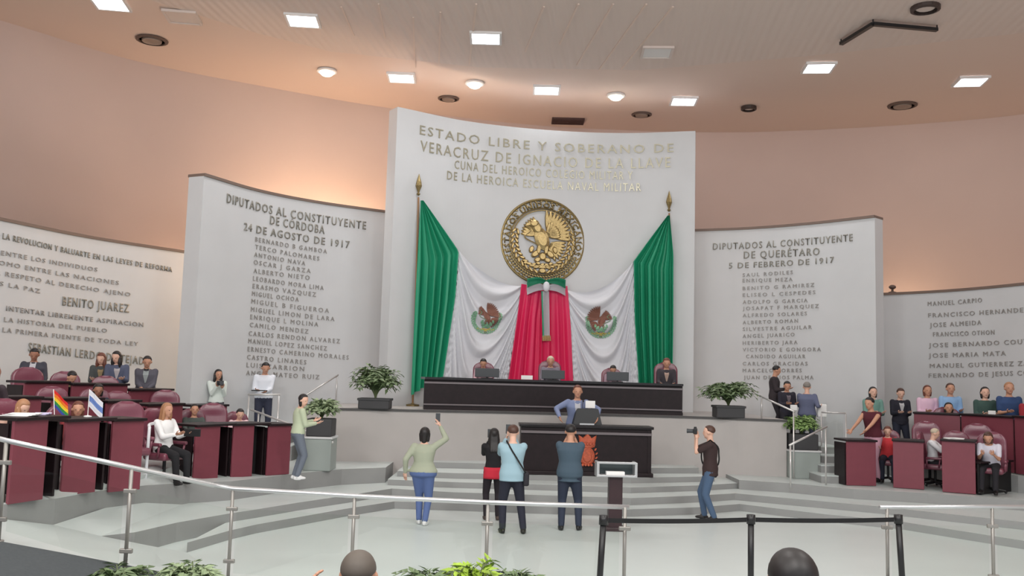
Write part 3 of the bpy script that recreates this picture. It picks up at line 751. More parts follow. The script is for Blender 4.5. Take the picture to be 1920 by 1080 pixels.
bm = B(); rbox(bm, (0, .24, .04), (pw + .04, .6, .08), .012); new_obj('plinth', bm, m_darkwood, t)
m_crest = mat('orange_carved_wood', (178, 84, 56), .5, noise=.25, nscale=25)
bm = B()
cf = disc_fn(V((0.02, .03, .52)), V((1, 0, 0)), V((0, 0, 1)), V((0, -1, 0)), .3)
relief(bm, leaf2(0, -.42, .52, .62, 0, 24), 0, .05, 0, cf, .8)
relief(bm, leaf2(0, -.42, .32, .42, 0, 20), .04, .075, 0, cf, .8)
relief(bm, [(-.5, .2), (-.62, 1.0), (-.3, .8), (0, 1.15), (.3, .8), (.62, 1.0), (.5, .2), (0, .05)], 0, .05, 0, cf, .85)
for k in range(5): relief(bm, leaf2(-.4 + .2 * k, .42, .08, .12, 0, 8), .04, .08, 0, cf)
for s in (-1, 1):
    for k in range(6): relief(bm, leaf2(s * (.55 + .1 * math.sin(k)), -.8 + k * .28, .12, .06, s * (.6 + k * .1), 8), 0, .04, 0, cf)
for k in range(4): relief(bm, leaf2(-.3 + .2 * k, -1.0, .1, .1, 0, 8), .02, .07, 0, cf)
new_obj('carved_crest', bm, m_crest, t)
# reading stand on top
t = thing('reading_stand', 'black slanted reading stand with microphones on top of the podium desk', 'lectern', (pc.x + .02, pc.y + .2, PZ + PH), prz)
bm = B(); vs = [(-.30, -.14, 0), (.30, -.14, 0), (.30, .2, 0), (-.30, .2, 0), (-.22, -.1, .34), (.22, -.1, .34), (.24, .16, .24), (-.24, .16, .24)]
vv = [bm.verts.new(p) for p in vs]
for f in ((0, 1, 2, 3), (4, 7, 6, 5), (0, 4, 5, 1), (1, 5, 6, 2), (2, 6, 7, 3), (3, 7, 4, 0)): bm.faces.new([vv[i] for i in f])
bmesh.ops.bevel(bm, geom=bm.edges[:], offset=.012, segments=2, affect='EDGES'); new_obj('body', bm, mat('black_stand', (34, 36, 38), .5), t)
bm = B(); box(bm, (-.02, -.13, .02), (.3, .1, .03)); new_obj('base_lip', bm, m_steel, t)
for s in (-1, 1):
    bm = B(); tube(bm, [(s * .1, .0, .3), (s * .1, .05, .4), (s * .07, .12, .47)], .006, 6); ball(bm, (s * .07, .13, .48), .02); new_obj('microphone', bm, m_blackmetal, t)
bm = B(); box(bm, (0, 0, 0), (.2, .008, .15)); tag(new_obj('paper_sheet', bm, m_white, loc=(pc.x + .08, pc.y + .2 - .02, PZ + PH + .42)), 'bright white sheet standing on the reading stand in front of the speaker', 'paper')
bpy.data.objects[-1] if False else None

# ---------------------------------------------------------------- display stand on the floor
q = RZ(1152, 994, 0)
t = thing('display_stand', 'dark wooden pedestal carrying a silver framed tray, in front of the podium', 'stand', (q.x, q.y, 0), .03)
bm = B(); rbox(bm, (0, 0, .45), (.22, .2, .84), .01); new_obj('pedestal', bm, mat('brown_black_wood', (52, 32, 36), .4, noise=.15), t)
bm = B(); rbox(bm, (0, 0, .03), (.34, .3, .06), .01); new_obj('foot', bm, mat('brown_black_wood', (52, 32, 36)), t)
bm = B()
for s in (-1, 1): rbox(bm, (s * .31, -.05, .99), (.045, .3, .24), .006)
for z in (.89, 1.10): rbox(bm, (0, -.19, z), (.62, .03, .035), .006)
rbox(bm, (0, -.03, .88), (.62, .32, .02), .006)
new_obj('tray_frame', bm, m_steel, t)
bm = B(); box(bm, (0, .06, .99), (.58, .04, .17)); new_obj('tray_back', bm, mat('dark_teal_plastic', (48, 58, 60), .4), t)
bm = B(); box(bm, (-.02, -.1, .93), (.3, .12, .05)); new_obj('tray_insert', bm, m_white, t)

# ---------------------------------------------------------------- legislators' desks
def desk(bl, br, z, h, label, group, gap=0.0, depth=.55, front=m_red, dark_side=None):
    """bl, br: bottom corners of the maroon front; z: terrace level"""
    a = RZ(bl[0], bl[1], z); b = RZ(br[0], br[1], z); d = b - a; rz = math.atan2(d.y, d.x); wd = d.length
    t = thing('legislator_desk', label, 'desk', (a.x, a.y, z), rz, group)
    bm = B(); rbox(bm, (wd / 2, .02, h / 2 - .01), (wd, .04, h - .04), .006); new_obj('front_panel', bm, front, t)
    tw = wd + gap
    bm = B(); rbox(bm, (tw / 2, depth / 2 - .02, h - .015), (tw + .04, depth + .06, .04), .01); new_obj('desktop', bm, m_darkwood, t)
    for x in ((.02, wd - .02) if gap == 0 else (.02, wd - .02, tw - .03)):
        bm = B(); rbox(bm, (x, .06 + depth / 2, h / 2 - .03), (.035, depth - .06, h - .08), .006); new_obj('side_panel', bm, m_darkwood, t)
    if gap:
        bm = B(); box(bm, (wd + gap / 2, .3, h / 2 - .03), (gap - .04, .03, h - .1)); new_obj('gap_shade_board', bm, m_black, t)  # black board added to stand in for shade in the open gap
    return t
G1 = 'maroon desks of the left front row'
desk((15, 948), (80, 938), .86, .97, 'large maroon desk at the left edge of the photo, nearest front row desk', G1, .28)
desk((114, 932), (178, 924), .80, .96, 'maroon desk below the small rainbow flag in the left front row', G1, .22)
desk((203, 925), (262, 919), .72, 1.0, 'maroon desk just left of the curved aisle handrail', G1)
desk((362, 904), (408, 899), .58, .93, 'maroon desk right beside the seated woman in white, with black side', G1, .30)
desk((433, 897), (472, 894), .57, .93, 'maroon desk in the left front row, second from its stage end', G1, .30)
desk((499, 893), (542, 890), .56, .92, 'maroon desk at the stage end of the left front row, beside the standing person', G1)
G2 = 'maroon desks of the right front row'
desk((1588, 911), (1643, 912), .45, .92, 'maroon desk nearest the stage in the right front row', G2)
desk((1675, 915), (1733, 919), .45, .96, 'middle maroon desk of the right front row', G2)
desk((1767, 923), (1830, 928), .45, 1.02, 'maroon desk nearest the right edge in the right front row', G2)
t = desk((1836, 928), (1897, 922), .45, .62, 'low black fronted desk of the person leaning far forward at the right', G2, front=m_black)
def bench(x0, d0, x1, d1, z, h, label, grp, depth=.5):
    a = V((xy(x0, d0), d0, z)); b = V((xy(x1, d1), d1, z)); d = b - a; rz = math.atan2(d.y, d.x); wd = d.length
    t = thing('legislator_desk', label, 'desk', tuple(a), rz, grp)
    bm = B(); rbox(bm, (wd / 2, .02, h / 2), (wd, .04, h - .04), .006); new_obj('front_panel', bm, m_red, t)
    bm = B(); rbox(bm, (wd / 2, depth / 2 - .02, h - .015), (wd + .03, depth + .06, .04), .01); new_obj('desktop', bm, m_darkwood, t)
    for x in (.02, wd - .02):
        bm = B(); rbox(bm, (x, depth / 2 + .03, h / 2 - .03), (.035, depth - .06, h - .08), .006); new_obj('side_panel', bm, m_darkwood, t)
    return t
G3 = 'maroon desks of the left second row'; G4 = 'maroon desks of the left third row'; G5 = 'maroon desks of the right second row'
bench(-90, 12.2, -8, 12.9, 1.03, .98, 'maroon desk cut by the left edge of the photo, second row', G3)
bench(0, 13.0, 92, 13.6, 1.02, .94, 'maroon desk behind the front row desk at the left edge', G3)
bench(112, 13.8, 205, 14.6, .97, .96, 'maroon desk behind the small rainbow flag, second row', G3)
bench(213, 14.7, 274, 15.5, .90, .98, 'maroon second row desk behind the maroon chair left of the aisle', G3)
bench(288, 15.8, 355, 16.7, .80, 1.0, 'dark desk behind the seated woman in white, second row', G3)
bench(373, 17.4, 437, 18.2, .76, .98, 'maroon second row desk below the woman in the white top taking a photo', G3)
bench(58, 15.2, 140, 15.9, 1.16, .99, 'maroon third row desk below the bearded man in the dark suit', G4)
bench(146, 15.95, 250, 16.9, 1.12, 1.0, 'maroon third row desk below the two women looking down', G4)
bench(254, 16.95, 333, 18.1, 1.06, .96, 'maroon third row desk in front of the man in the bow tie', G4)
bench(1714, 20.15, 1800, 19.65, .78, 1.14, 'maroon second row desk below the woman in pink', G5)
bench(1802, 19.6, 1898, 18.5, .78, 1.15, 'maroon second row desk below the person in dark green', G5)
bench(1901, 18.4, 1990, 17.2, .78, 1.17, 'maroon second row desk cut by the right edge of the photo', G5)

# ---------------------------------------------------------------- leather chairs
def make_chair():
    t = thing('leather_chair', '', 'chair')
    bm = B()
    for k in range(5):
        a = 2 * PI * k / 5; tube(bm, [(0, 0, .1), (.28 * math.cos(a), .28 * math.sin(a), .06)], [.03, .018], 8); ball(bm, (.28 * math.cos(a), .28 * math.sin(a), .03), .028, seg=8)
    tube(bm, [(0, 0, .08), (0, 0, .42)], .03, 10); new_obj('pedestal', bm, m_blackmetal, t)
    bm = B(); rbox(bm, (0, 0, .47), (.54, .52, .13), .05, 4); new_obj('seat', bm, m_leather, t, True)
    # curved padded backrest with a rounded head
    bm = B(); g = []
    for j in range(15):
        v = j / 14; z = .5 + .78 * v; wdt = .29 * (1 if v < .72 else math.sqrt(max(.02, 1 - ((v - .72) / .29) ** 2.2)))
        row = []
        for i in range(13):
            u = i / 12 * 2 - 1; x = u * wdt; pad = .035 * math.cos(u * PI / 2) + (.02 if .78 < v < .97 else 0) * math.cos(u * PI / 2)
            row.append((V((x, .24 + .10 * v - pad - .05 * u * u * (-1) * -1, z)), V((x, .33 + .10 * v - .05 * u * u, z))))
        g.append(row)
    F_ = [[bm.verts.new(c[0]) for c in r] for r in g]; K_ = [[bm.verts.new(c[1]) for c in r] for r in g]
    for j in range(14):
        for i in range(12):
            bm.faces.new((F_[j][i], F_[j][i + 1], F_[j + 1][i + 1], F_[j + 1][i])); bm.faces.new((K_[j][i], K_[j + 1][i], K_[j + 1][i + 1], K_[j][i + 1]))
    for j in range(14):
        for i in (0, 12): bm.faces.new((F_[j][i], F_[j + 1][i], K_[j + 1][i], K_[j][i]))
    for i in range(12):
        for j in (0, 14): bm.faces.new((F_[j][i], F_[j][i + 1], K_[j][i + 1], K_[j][i]))
    new_obj('backrest', bm, m_leather, t, True)
    for s in (-1, 1):
        bm = B(); rbox(bm, (s * .30, -.02, .68), (.07, .36, .06), .025, 3); tube(bm, [(s * .30, -.15, .66), (s * .28, -.12, .46)], .02, 8); tube(bm, [(s * .30, .14, .66), (s * .28, .14, .46)], .02, 8)
        new_obj('armrest', bm, m_leather, t, True)
    return t
chair0 = make_chair(); chair_used = [False]
def chair(x, d, z, rz, label, group, s=1.0):
    """x: photo column of the backrest; d: distance; rz 0 faces the camera"""
    if not chair_used[0]: c = chair0; chair_used[0] = True
    else:
        c = chair0.copy(); COL.objects.link(c)
        for ch in chair0.children:
            k = ch.copy(); COL.objects.link(k); k.parent = c
    c.location = (xy(x, d), d, z); c.rotation_euler = (0, 0, rz); c.scale = (s, s, s)
    c['label'] = label; c['group'] = group
    return c

GC = 'maroon leather chairs of the legislators'
R = math.radians
for x, d, z, rz, s, lab in (
    (75, 16.5, 1.16, 50, .95, 'maroon leather chair in front of the bearded man in the dark suit'),
    (208, 17.5, 1.12, 25, .88, 'maroon leather chair directly below the two women looking down'),
    (118, 14.9, .99, 40, .85, 'maroon leather chair right behind the small rainbow flag'),
    (238, 15.9, .94, 35, .83, 'maroon leather chair just left of the aisle in the second row'),
    (262, 13.9, .74, 40, .91, 'maroon leather chair by the curved aisle handrail, front row'),
    (318, 17.3, .82, 15, .93, 'maroon leather chair above the seated woman in white'),
    (412, 17.2, .60, 20, .93, 'maroon leather chair below the woman in the white top'),
    (1742, 19.15, .47, -15, 1.0, 'maroon leather chair directly below the woman in pink'),
    (1797, 18.5, .47, -15, .88, 'maroon leather chair behind papers on a right front row desk'),
    (1836, 18.7, .47, -20, 1.0, 'maroon leather chair below the person in dark green')):
    chair(x, d, z, R(rz), lab, GC, s)

# ---------------------------------------------------------------- people
SK = [mat('skin_tan', (196, 146, 120), .6), mat('skin_light', (222, 178, 156), .6), mat('skin_brown', (160, 112, 90), .6)]
def hair_mat(k):
    return {'black': mat('black_hair', (28, 24, 24), .5), 'brown': mat('brown_hair', (78, 52, 42), .5), 'blonde': mat('light_brown_hair', (168, 122, 88), .5),
            'greying': mat('greying_hair', (92, 84, 76), .6), 'grey': mat('grey_hair', (130, 124, 118), .6), 'pale': mat('pale_hair', (196, 182, 160), .6), 'auburn': mat('auburn_hair', (104, 58, 44), .5)}[k]
def cmat(rgb): return mat('cloth_%d_%d_%d' % rgb, rgb, .85, bump=.15, bscale=120)
m_eye = mat('dark_eye', (30, 24, 22), .3); m_lip = mat('lip_red', (158, 84, 78), .5); m_shoe = mat('black_shoe', (26, 24, 25), .45); m_shoew = mat('white_shoe', (225, 225, 225), .6)
def ik(a, b, l1, l2, pole):
    d = b - a; D = min(d.length, (l1 + l2) * .998); u = d.normalized(); x = (l1 * l1 - l2 * l2 + D * D) / (2 * D); h = math.sqrt(max(0, l1 * l1 - x * x))
    p = pole - u * pole.dot(u); p = p.normalized() if p.length > 1e-6 else V((0, 1, 0))
    return a + u * x + p * h, a + u * D
def limb(bm, p0, p1, r0, r1, seg=12):
    d = p1 - p0; n = 6; pts = [p0 + d * (k / n) for k in range(n + 1)]
    tube(bm, pts, [r0 + (r1 - r0) * (k / n) for k in range(n + 1)], seg); ball(bm, p0, r0, seg=seg); ball(bm, p1, r1, seg=seg)
def loft(bm, secs, L, Fw, seg=20):
    rings = []
    for c, rx, ry in secs: rings.append([bm.verts.new(c + L * (rx * math.cos(2 * PI * k / seg)) + Fw * (ry * math.sin(2 * PI * k / seg))) for k in range(seg)])
    for a, b in zip(rings, rings[1:]):
        for k in range(seg): bm.faces.new((a[k], a[(k + 1) % seg], b[(k + 1) % seg], b[k]))
    bm.faces.new(rings[0][::-1]); bm.faces.new(rings[-1])
PEND = []
def remeshed(name, bm, m, par, vox, it=4, extra=None):
    o = new_obj(name, bm, m, par, True)
    md = o.modifiers.new('r', 'REMESH'); md.mode = 'VOXEL'; md.voxel_size = vox; md.use_smooth_shade = True
    sm = o.modifiers.new('s', 'SMOOTH'); sm.iterations = it; sm.factor = .5
    PEND.append((o, extra)); return o
def hand(bm, wr, d, n, curl, side):
    """wr wrist, d direction along the hand, n palm normal, side +-1 for the thumb side"""
    d = d.normalized(); n = (n - d * n.dot(d)).normalized(); s = d.cross(n) * side
    secs = []
    for t, w_, th in ((0, .026, .022), (.03, .034, .018), (.06, .042, .016), (.09, .042, .014)): secs.append((wr + d * t, w_, th))
    loft(bm, secs, s, n, 12)
    for k, (o, l) in enumerate(((.031, .070), (.011, .080), (-.010, .074), (-.030, .058))):
        p = wr + d * .085 + s * o; dd = d
        for j, (f, r0, r1) in enumerate(((.45, .0088, .0082), (.32, .0082, .0075), (.23, .0075, .006))):
            ax = s; dd = (Matrix.Rotation(-curl * (.5 + .35 * j) * side, 3, ax) @ dd).normalized()
            # keep the bend towards the palm
            if dd.dot(n) < -1e-3 and curl > 0: dd = (dd - n * 2 * dd.dot(n)).normalized()
            q = p + dd * (l * f); tube(bm, [p, q], [r0, r1], 6); ball(bm, q, r1, seg=6); p = q
    p = wr + d * .03 + s * .03; q = p + (d * .6 + s * .7 + n * .3).normalized() * .04; r = q + (d * .9 + s * .15 + n * .35).normalized() * .032
    tube(bm, [p, q, r], [.012, .0095, .0075], 7); ball(bm, r, .0075, seg=6)

NPER = [0]
def person(label, x=0, y=0, z=0, rz=0, H=1.72, pose='stand', lean=0.0, twist=0.0, head=(0, 0), hands=None, feet=None, top=(90, 90, 90), sleeve='long', bottom=(40, 44, 60),
           shoes=None, skin=0, hair=('short', 'black'), jacket=None, hem=.02, build=1.0, hips=1.0, vox=.018, curl=.5, face=True, hp=None, group=None, hatc=None, elbow=None, tilt=0.0):
    """body built at 1.72 m in its own frame: forward is -Y; then scaled"""
    NPER[0] += 1
    sc = H / 1.72
    t = thing('person', label, 'person', (x, y, z), rz, group); t.scale = (sc, sc, sc)
    sit = pose == 'sit'
    hp = hp or (.60 if sit else .92)
    Pv = V((0, .05 if sit else 0, hp))
    a = V((math.sin(tilt), -math.sin(lean), math.cos(lean))).normalized()
    Lx = V((1, 0, 0)); Lx = (Lx - a * Lx.dot(a)).normalized(); Fw = Lx.cross(a) * -1   # forward
    if Fw.y > 0: Fw = -Fw
    tw = Matrix.Rotation(twist, 3, a); Lu = tw @ Lx; Fu = tw @ Fw
    Nk = Pv + a * .50
    w = build
    secs = [(Pv + a * -.10, .10 * w, .09 * w), (Pv + a * -.06, .166 * w * hips, .122 * w * hips), (Pv + a * .02, .172 * w * hips, .128 * w * hips), (Pv + a * .10, .156 * w * (1 + hips) / 2, .114 * w), (Pv + a * .18, .142 * w, .106 * w), (Pv + a * .28, .156 * w, .116 * w),
            (Pv + a * .37, .174 * w, .12 * w), (Pv + a * .43, .176, .108), (Pv + a * .475, .13, .085), (Pv + a * .50, .075, .066)]
    sh = [Nk - a * .055 + Lu * (s * (.165 + .01 * w)) for s in (-1, 1)]
    hipj = [Pv + Lx * (s * .088) - a * .03 for s in (-1, 1)]
    hands = hands or [V((-.26, -.04, hp - .14)), V((.26, -.04, hp - .14))]
    arms = []
    for i, s in enumerate((-1, 1)):
        pole = V(elbow[i]) if elbow else V((s * .28, .5, -.9))
        el, wr = ik(sh[i], V(hands[i]), .285, .255, pole); arms.append((sh[i], el, wr))
    feet = feet or ([V((-.13, -.42, .08)), V((.13, -.40, .08))] if sit else [V((-.11, .0, .08)), V((.11, .0, .08))])
    legs = []
    for i, s in enumerate((-1, 1)):
        kn, an = ik(hipj[i], V(feet[i]), .43, .42, V((s * .12, -1, .35 if sit else .1))); legs.append((hipj[i], kn, an))
    # head frame
    yaw, pit = head
    Rh = Matrix.Rotation(rzh(yaw), 3, 'Z') @ Matrix.Rotation(pit, 3, 'X')
    base = Nk + a * .05 + V((0, -.01, 0))
    Hc = base + Rh @ V((0, -.018, .115)); hm = Rh.to_4x4()
    fc = Rh @ V((0, -1, 0)); rc = Rh @ V((1, 0, 0)); uc = Rh @ V((0, 0, 1))
    # ---- body, one skin
    bm = B(); loft(bm, [(c, rx * .93, ry * .93) for c, rx, ry in secs], Lu if twist else Lx, Fu if twist else Fw)
    limb(bm, Nk - a * .02, base + Rh @ V((0, 0, .05)), .058, .054)
    ball(bm, Hc + uc * .018, (.081, .098, .101), hm, 20); ball(bm, Hc - uc * .045 + fc * .022, (.064, .072, .074), hm, 16)
    ball(bm, Hc - uc * .098 + fc * .062, (.026, .022, .020), hm, 10)
    ball(bm, Hc - uc * .018 + fc * .098, (.013, .022, .026), hm, 10); ball(bm, Hc + fc * .088 + uc * .022, (.05, .012, .010), hm, 10)
    for s in (-1, 1): ball(bm, Hc + rc * (s * .092) - uc * .012, (.012, .022, .034), hm, 8)
    for (p, e, q) in arms: limb(bm, p, e, .048, .038); limb(bm, e, q, .038, .025)
    for (p, k, q) in legs: limb(bm, p, k, .078, .052); limb(bm, k, q, .05, .036)
    hb = B()
    for i, (p, e, q) in enumerate(arms):
        s = (-1, 1)[i]; inward = (Nk + Fw * .3 - q); hand(hb, q, (q - e), inward if inward.length > .05 else V((0, -1, 0)), curl, 1 if i == 0 else -1)
    body = remeshed('body', bm, SK[skin], t, min(vox, .015), 3, hb)
    # ---- face
    if face:
        for s in (-1, 1):
            bm = B(); ball(bm, Hc + fc * .083 + rc * (s * .031) + uc * .006, (.013, .007, .007), hm, 10); new_obj('eye', bm, m_eye, body, True)
        bm = B(); ball(bm, Hc + fc * .086 - uc * .058, (.024, .008, .007), hm, 10); new_obj('mouth', bm, m_lip, body, True)
    # ---- hair
    kind, hcol = hair
    if kind != 'none':
        bm = B()
        tmp = B(); ball(tmp, (0, 0, 0), (.094, .110, .104), None, 24)
        cut = {'short': .30, 'buzz': .30, 'medium': .75, 'long': .85}.get(kind, .3)
        for v in tmp.verts:
            c = v.co
            if c.z < 0: c.z *= (max(cut, .55) if c.y > .03 else cut) if c.y > -.03 else cut * .3
            if c.y < -.03 and c.z < .045: c.x *= .86; c.y = -.03 + (c.y + .03) * .3
        join(bm, tmp, Matrix.Translation(Hc + uc * .027 - fc * .012) @ hm)
        if kind == 'long':
            for s in (-1, 0, 1):
                p0 = Hc - fc * .05 + rc * (s * .045) + uc * .02; p1 = p0 - V((0, 0, .17)) - fc * .02; p2 = Nk - a * .14 + Lx * (s * .055) - Fw * .105
                tube(bm, [p0, p1, p2], [.052, .055, .035], 10); ball(bm, p2, .035, seg=8)
            for s in (-1, 1):
                p0 = Hc + rc * (s * .07) + uc * .01; p1 = p0 - V((0, 0, .12)) + rc * (s * .012); p2 = p1 - V((0, 0, .12)) - fc * .01
                tube(bm, [p0, p1, p2], [.03, .034, .02], 8); ball(bm, p2, .02, seg=8)
        if kind == 'medium':
            for s in (-1, 1):
                p0 = Hc + rc * (s * .066) - fc * .02 + uc * .01; p1 = p0 - V((0, 0, .12)); tube(bm, [p0, p1], [.04, .03], 8); ball(bm, p1, .03, seg=8)
            p0 = Hc - fc * .055; tube(bm, [p0, p0 - V((0, 0, .13))], [.06, .045], 10); ball(bm, p0 - V((0, 0, .13)), .045, seg=8)
        if kind == 'bun': ball(bm, Hc - fc * .10 + uc * .05, .045, seg=10)
        remeshed('hair', bm, hair_mat(hcol), t, .014, 2)
    # ---- trousers and shoes
    bm = B(); loft(bm, [(c, rx * 1.05, ry * 1.07) for c, rx, ry in secs[:4]], Lx, Fw)
    for (p, k, q) in legs: limb(bm, p, k, .104 * (1 + (w - 1) * .5) * (1 + (hips - 1) * .6), .070 * (1 + (w - 1) * .4)); limb(bm, k, q - (q - k).normalized() * .01, .068 * (1 + (w - 1) * .3), .055)
    remeshed('trousers', bm, cmat(bottom), t, vox, 3)
    for i, (p, k, q) in enumerate(legs):
        bm = B(); f = V(((-1, 1)[i] * .18, -1, 0)).normalized(); sd = V((f.y, -f.x, 0)) * -1
        Mx = Matrix((sd, -f, V((0, 0, 1)))).transposed()
        g = V((q.x, q.y, q.z - .08))
        tmp = B(); ball(tmp, (0, 0, 0), (.046, .125, .05), None, 16)
        for v in tmp.verts: v.co.z = max(v.co.z, -.03); v.co.z *= (.75 if v.co.y < -.02 else 1.25)
        join(bm, tmp, Matrix.Translation(g + f * .05 + V((0, 0, .038))) @ Mx.to_4x4())
        tube(bm, [g + V((0, 0, .04)), g + V((0, 0, .10))], .045, 10)
        new_obj('shoe', bm, shoes or m_shoe, t, True)
    # ---- top
    def garment(name, col, sl, k, hemv, op=False, arml=1.0):
        bm = B(); S_ = [(c, rx * k, ry * k) for c, rx, ry in secs if (c - Pv).dot(a) > -hemv - .001 or True]
        S_ = [(Pv - a * hemv, .168 * w * k * 1.03, .122 * w * k * 1.05)] + [s_ for s_ in S_ if (s_[0] - Pv).dot(a) > -hemv + .02]
        S_[-1] = (S_[-1][0], .068, .062)
        loft(bm, S_, Lu if twist else Lx, Fu if twist else Fw)
        for (p, e, q) in arms:
            if sl == 'none': ball(bm, p, .055 * k, seg=10); continue
            if sl == 'short': m_ = p + (e - p) * .72; limb(bm, p, m_, .062 * k, .054 * k)
            else: limb(bm, p, e, .061 * k, .05 * k); limb(bm, e, e + (q - e) * .93 * arml, .05 * k, .036 * k)
        return remeshed(name, bm, col if not isinstance(col, tuple) else cmat(col), t, vox, 3)
    if jacket:
        garment('jacket', jacket, 'long', 1.10, .10)
        # shirt showing between the lapels
        bm = B()
        v1 = [Nk + Fw * .070 + Lx * .055 - a * .01, Nk + Fw * .070 - Lx * .055 - a * .01, Pv + a * .20 + Fw * (.118 * w * 1.16) - Lx * .012, Pv + a * .20 + Fw * (.118 * w * 1.16) + Lx * .012]
        mid = [Pv + a * .37 + Fw * (.12 * w * 1.22) + Lx * .055, Pv + a * .37 + Fw * (.12 * w * 1.22) - Lx * .055]
        q = [bm.verts.new(p) for p in (v1[0], v1[1], mid[1], mid[0], v1[2], v1[3])]
        bm.faces.new((q[0], q[1], q[2], q[3])); bm.faces.new((q[3], q[2], q[4], q[5]))
        bmesh.ops.solidify(bm, geom=bm.faces[:], thickness=.02)
        new_obj('shirt', bm, cmat(top), t)
    else:
        garment('shirt', top, sleeve, 1.09, hem)
    t['_n'] = 0; del t['_n']
    frames[label] = (t, arms, Hc, sc, Nk, a, Pv, Fw, Lx)
    return t
def rzh(y): return y
frames = {}
def world(label, p):
    t = frames[label][0]; sc = frames[label][3]
    return V(t.location) + Matrix.Rotation(t.rotation_euler.z, 3, 'Z') @ (V(p) * sc)
def at_head(x, yt, d, z, pose='stand', stand=1.72):
    """place by the top of the head: returns X, Y, height scale"""
    p = RY(x, yt, d); full = 1.735 if pose == 'stand' else 1.42
    return p.x, p.y, z, (p.z - z) / full * 1.72
def P_(label, x, yt, d, z, rz=0, pose='stand', off=(0, 0), **k):
    ln = k.get('lean', 0); X, Y, Z, Hh = at_head(x, yt, d, z, pose)
    hp_, fl = (.60, 1.42) if pose == 'sit' else (.92, 1.735)
    Hh *= fl / (hp_ + (fl - hp_) * math.cos(ln)); bk = .68 * math.sin(ln) * Hh / 1.72; off = (-math.sin(rz) * bk, math.cos(rz) * bk)
    return person(label, X + off[0], Y + off[1], Z, rz, max(1.25, min(Hh, 1.95)), pose, **k)
def F_(label, x, yf, yt, z=0, rz=0, **k):
    """place by the feet"""
    p = RZ(x, yf, z); q = RY(x, yt, p.y); return person(label, p.x, p.y, z, rz, (q.z - z) / 1.735 * 1.72, **k)
V_ = lambda *a: V(a)
EL = ((-.35, -.05, -1), (.35, -.05, -1))
# --- photographers on the chamber floor (backs to the camera: rz = 180)
def olive():
    lab = 'person in an olive shirt and jeans seen from behind raising a phone overhead'
    F_(lab, 790, 984, 798, 0, PI - .1, build=1.12, hips=1.25, top=(160, 166, 146), bottom=(84, 104, 150), shoes=m_shoew, hair=('medium', 'black'),
       hands=[V_(-.24, -.22, 1.72), V_(.32, .02, .90)], feet=[V_(-.07, .06, .08), V_(.06, -.08, .08)], hem=.07, elbow=((-.8, -.1, -.5), (.5, .6, -.6)), skin=1)
    return lab
lab_o = olive()
lab_b = 'person with long black hair, black top and red hem, seen from behind'
F_(lab_b, 922, 975, 800, 0, PI + .1, build=.92, top=(22, 20, 24), bottom=(34, 28, 34), hair=('long', 'black'), hands=[V_(-.07, -.30, 1.46), V_(.07, -.30, 1.44)], elbow=EL, hem=.0, shoes=mat('brown_shoe', (84, 70, 64), .6), skin=1)
lab_l = 'man in a light blue shirt with a diagonal black strap, seen from behind'
F_(lab_l, 957, 1000, 793, 0, PI + .12, build=1.12, top=(150, 180, 192), bottom=(34, 36, 50), hair=('short', 'brown'), hands=[V_(-.06, -.32, 1.48), V_(.07, -.32, 1.46)], elbow=EL, feet=[V_(-.20, .02, .08), V_(.13, .0, .08)], hem=.10, skin=1)
lab_d = 'man in a dark teal shirt seen from behind filming beside the podium crest'
F_(lab_d, 1066, 994, 792, 0, PI - .1, build=1.18, top=(66, 84, 98), sleeve='short', bottom=(42, 50, 68), hair=('short', 'black'), hands=[V_(-.06, -.32, 1.46), V_(.07, -.32, 1.46)], elbow=EL, feet=[V_(-.16, -.04, .08), V_(.12, .03, .08)], hem=.14, skin=0)
lab_r = 'man in a dark brown t-shirt and jeans photographing with a camera to the left'
F_(lab_r, 1331, 976, 795, 0, -PI / 2 - .25, build=1.05, top=(56, 40, 40), sleeve='short', bottom=(72, 94, 122), hair=('short', 'brown'), hands=[V_(-.05, -.27, 1.50), V_(.06, -.24, 1.46)], elbow=EL, hem=.12, skin=1, feet=[V_(-.10, -.10, .08), V_(.12, .08, .08)])
# --- the speaker
lab_s = 'man in a blue grey suit speaking at the podium desk, leaning forward'
q = RY(1083, 722, 19.2)
person(lab_s, q.x, q.y + .1, .48, .02, (q.z - .48) / 1.70 * 1.72, lean=.14, build=1.15, top=(236, 236, 240), jacket=(122, 134, 168), bottom=(40, 44, 66), hair=('buzz', 'auburn'),
       hands=[V_(-.36, -.36, 1.08), V_(.36, -.36, 1.08)], head=(0, .1), skin=0, elbow=((-1, .3, .1), (1, .3, .1)))
# --- presidium
for lab, x, yt, cl, jk, pit, hr in (('person in a pinkish top bowing over a screen, leftmost seat of the presidium', 907, 670, (196, 160, 170), None, .5, 'black'),
                              ('person in grey sitting in the middle seat of the presidium', 1032, 666, (120, 112, 120), (120, 112, 124), .35, 'pale'),
                              ('dark haired person bowing at the right seat of the presidium', 1148, 682, (150, 128, 140), None, .6, 'black')):
    q = RY(x, yt, 21.35)
    person(lab, q.x, q.y - .1, DZ, 0, (q.z - DZ) / 1.40 * 1.72, 'sit', lean=.12, top=cl, jacket=jk, bottom=(40, 40, 48), hair=('short', hr), head=(0, pit), hands=[V_(-.2, -.40, .74), V_(.2, -.40, .74)], vox=.02)
q = RY(1250, 668, 21.3)
person('person in a dark suit sitting at the right end of the presidium desk', q.x, q.y, DZ, -.1, (q.z - DZ) / 1.42 * 1.72, 'sit', top=(222, 196, 180), jacket=(56, 52, 58), bottom=(40, 40, 48), hair=('short', 'auburn'), head=(0, .3), hands=[V_(-.14, -.3, .74), V_(.14, -.3, .74)], vox=.02)

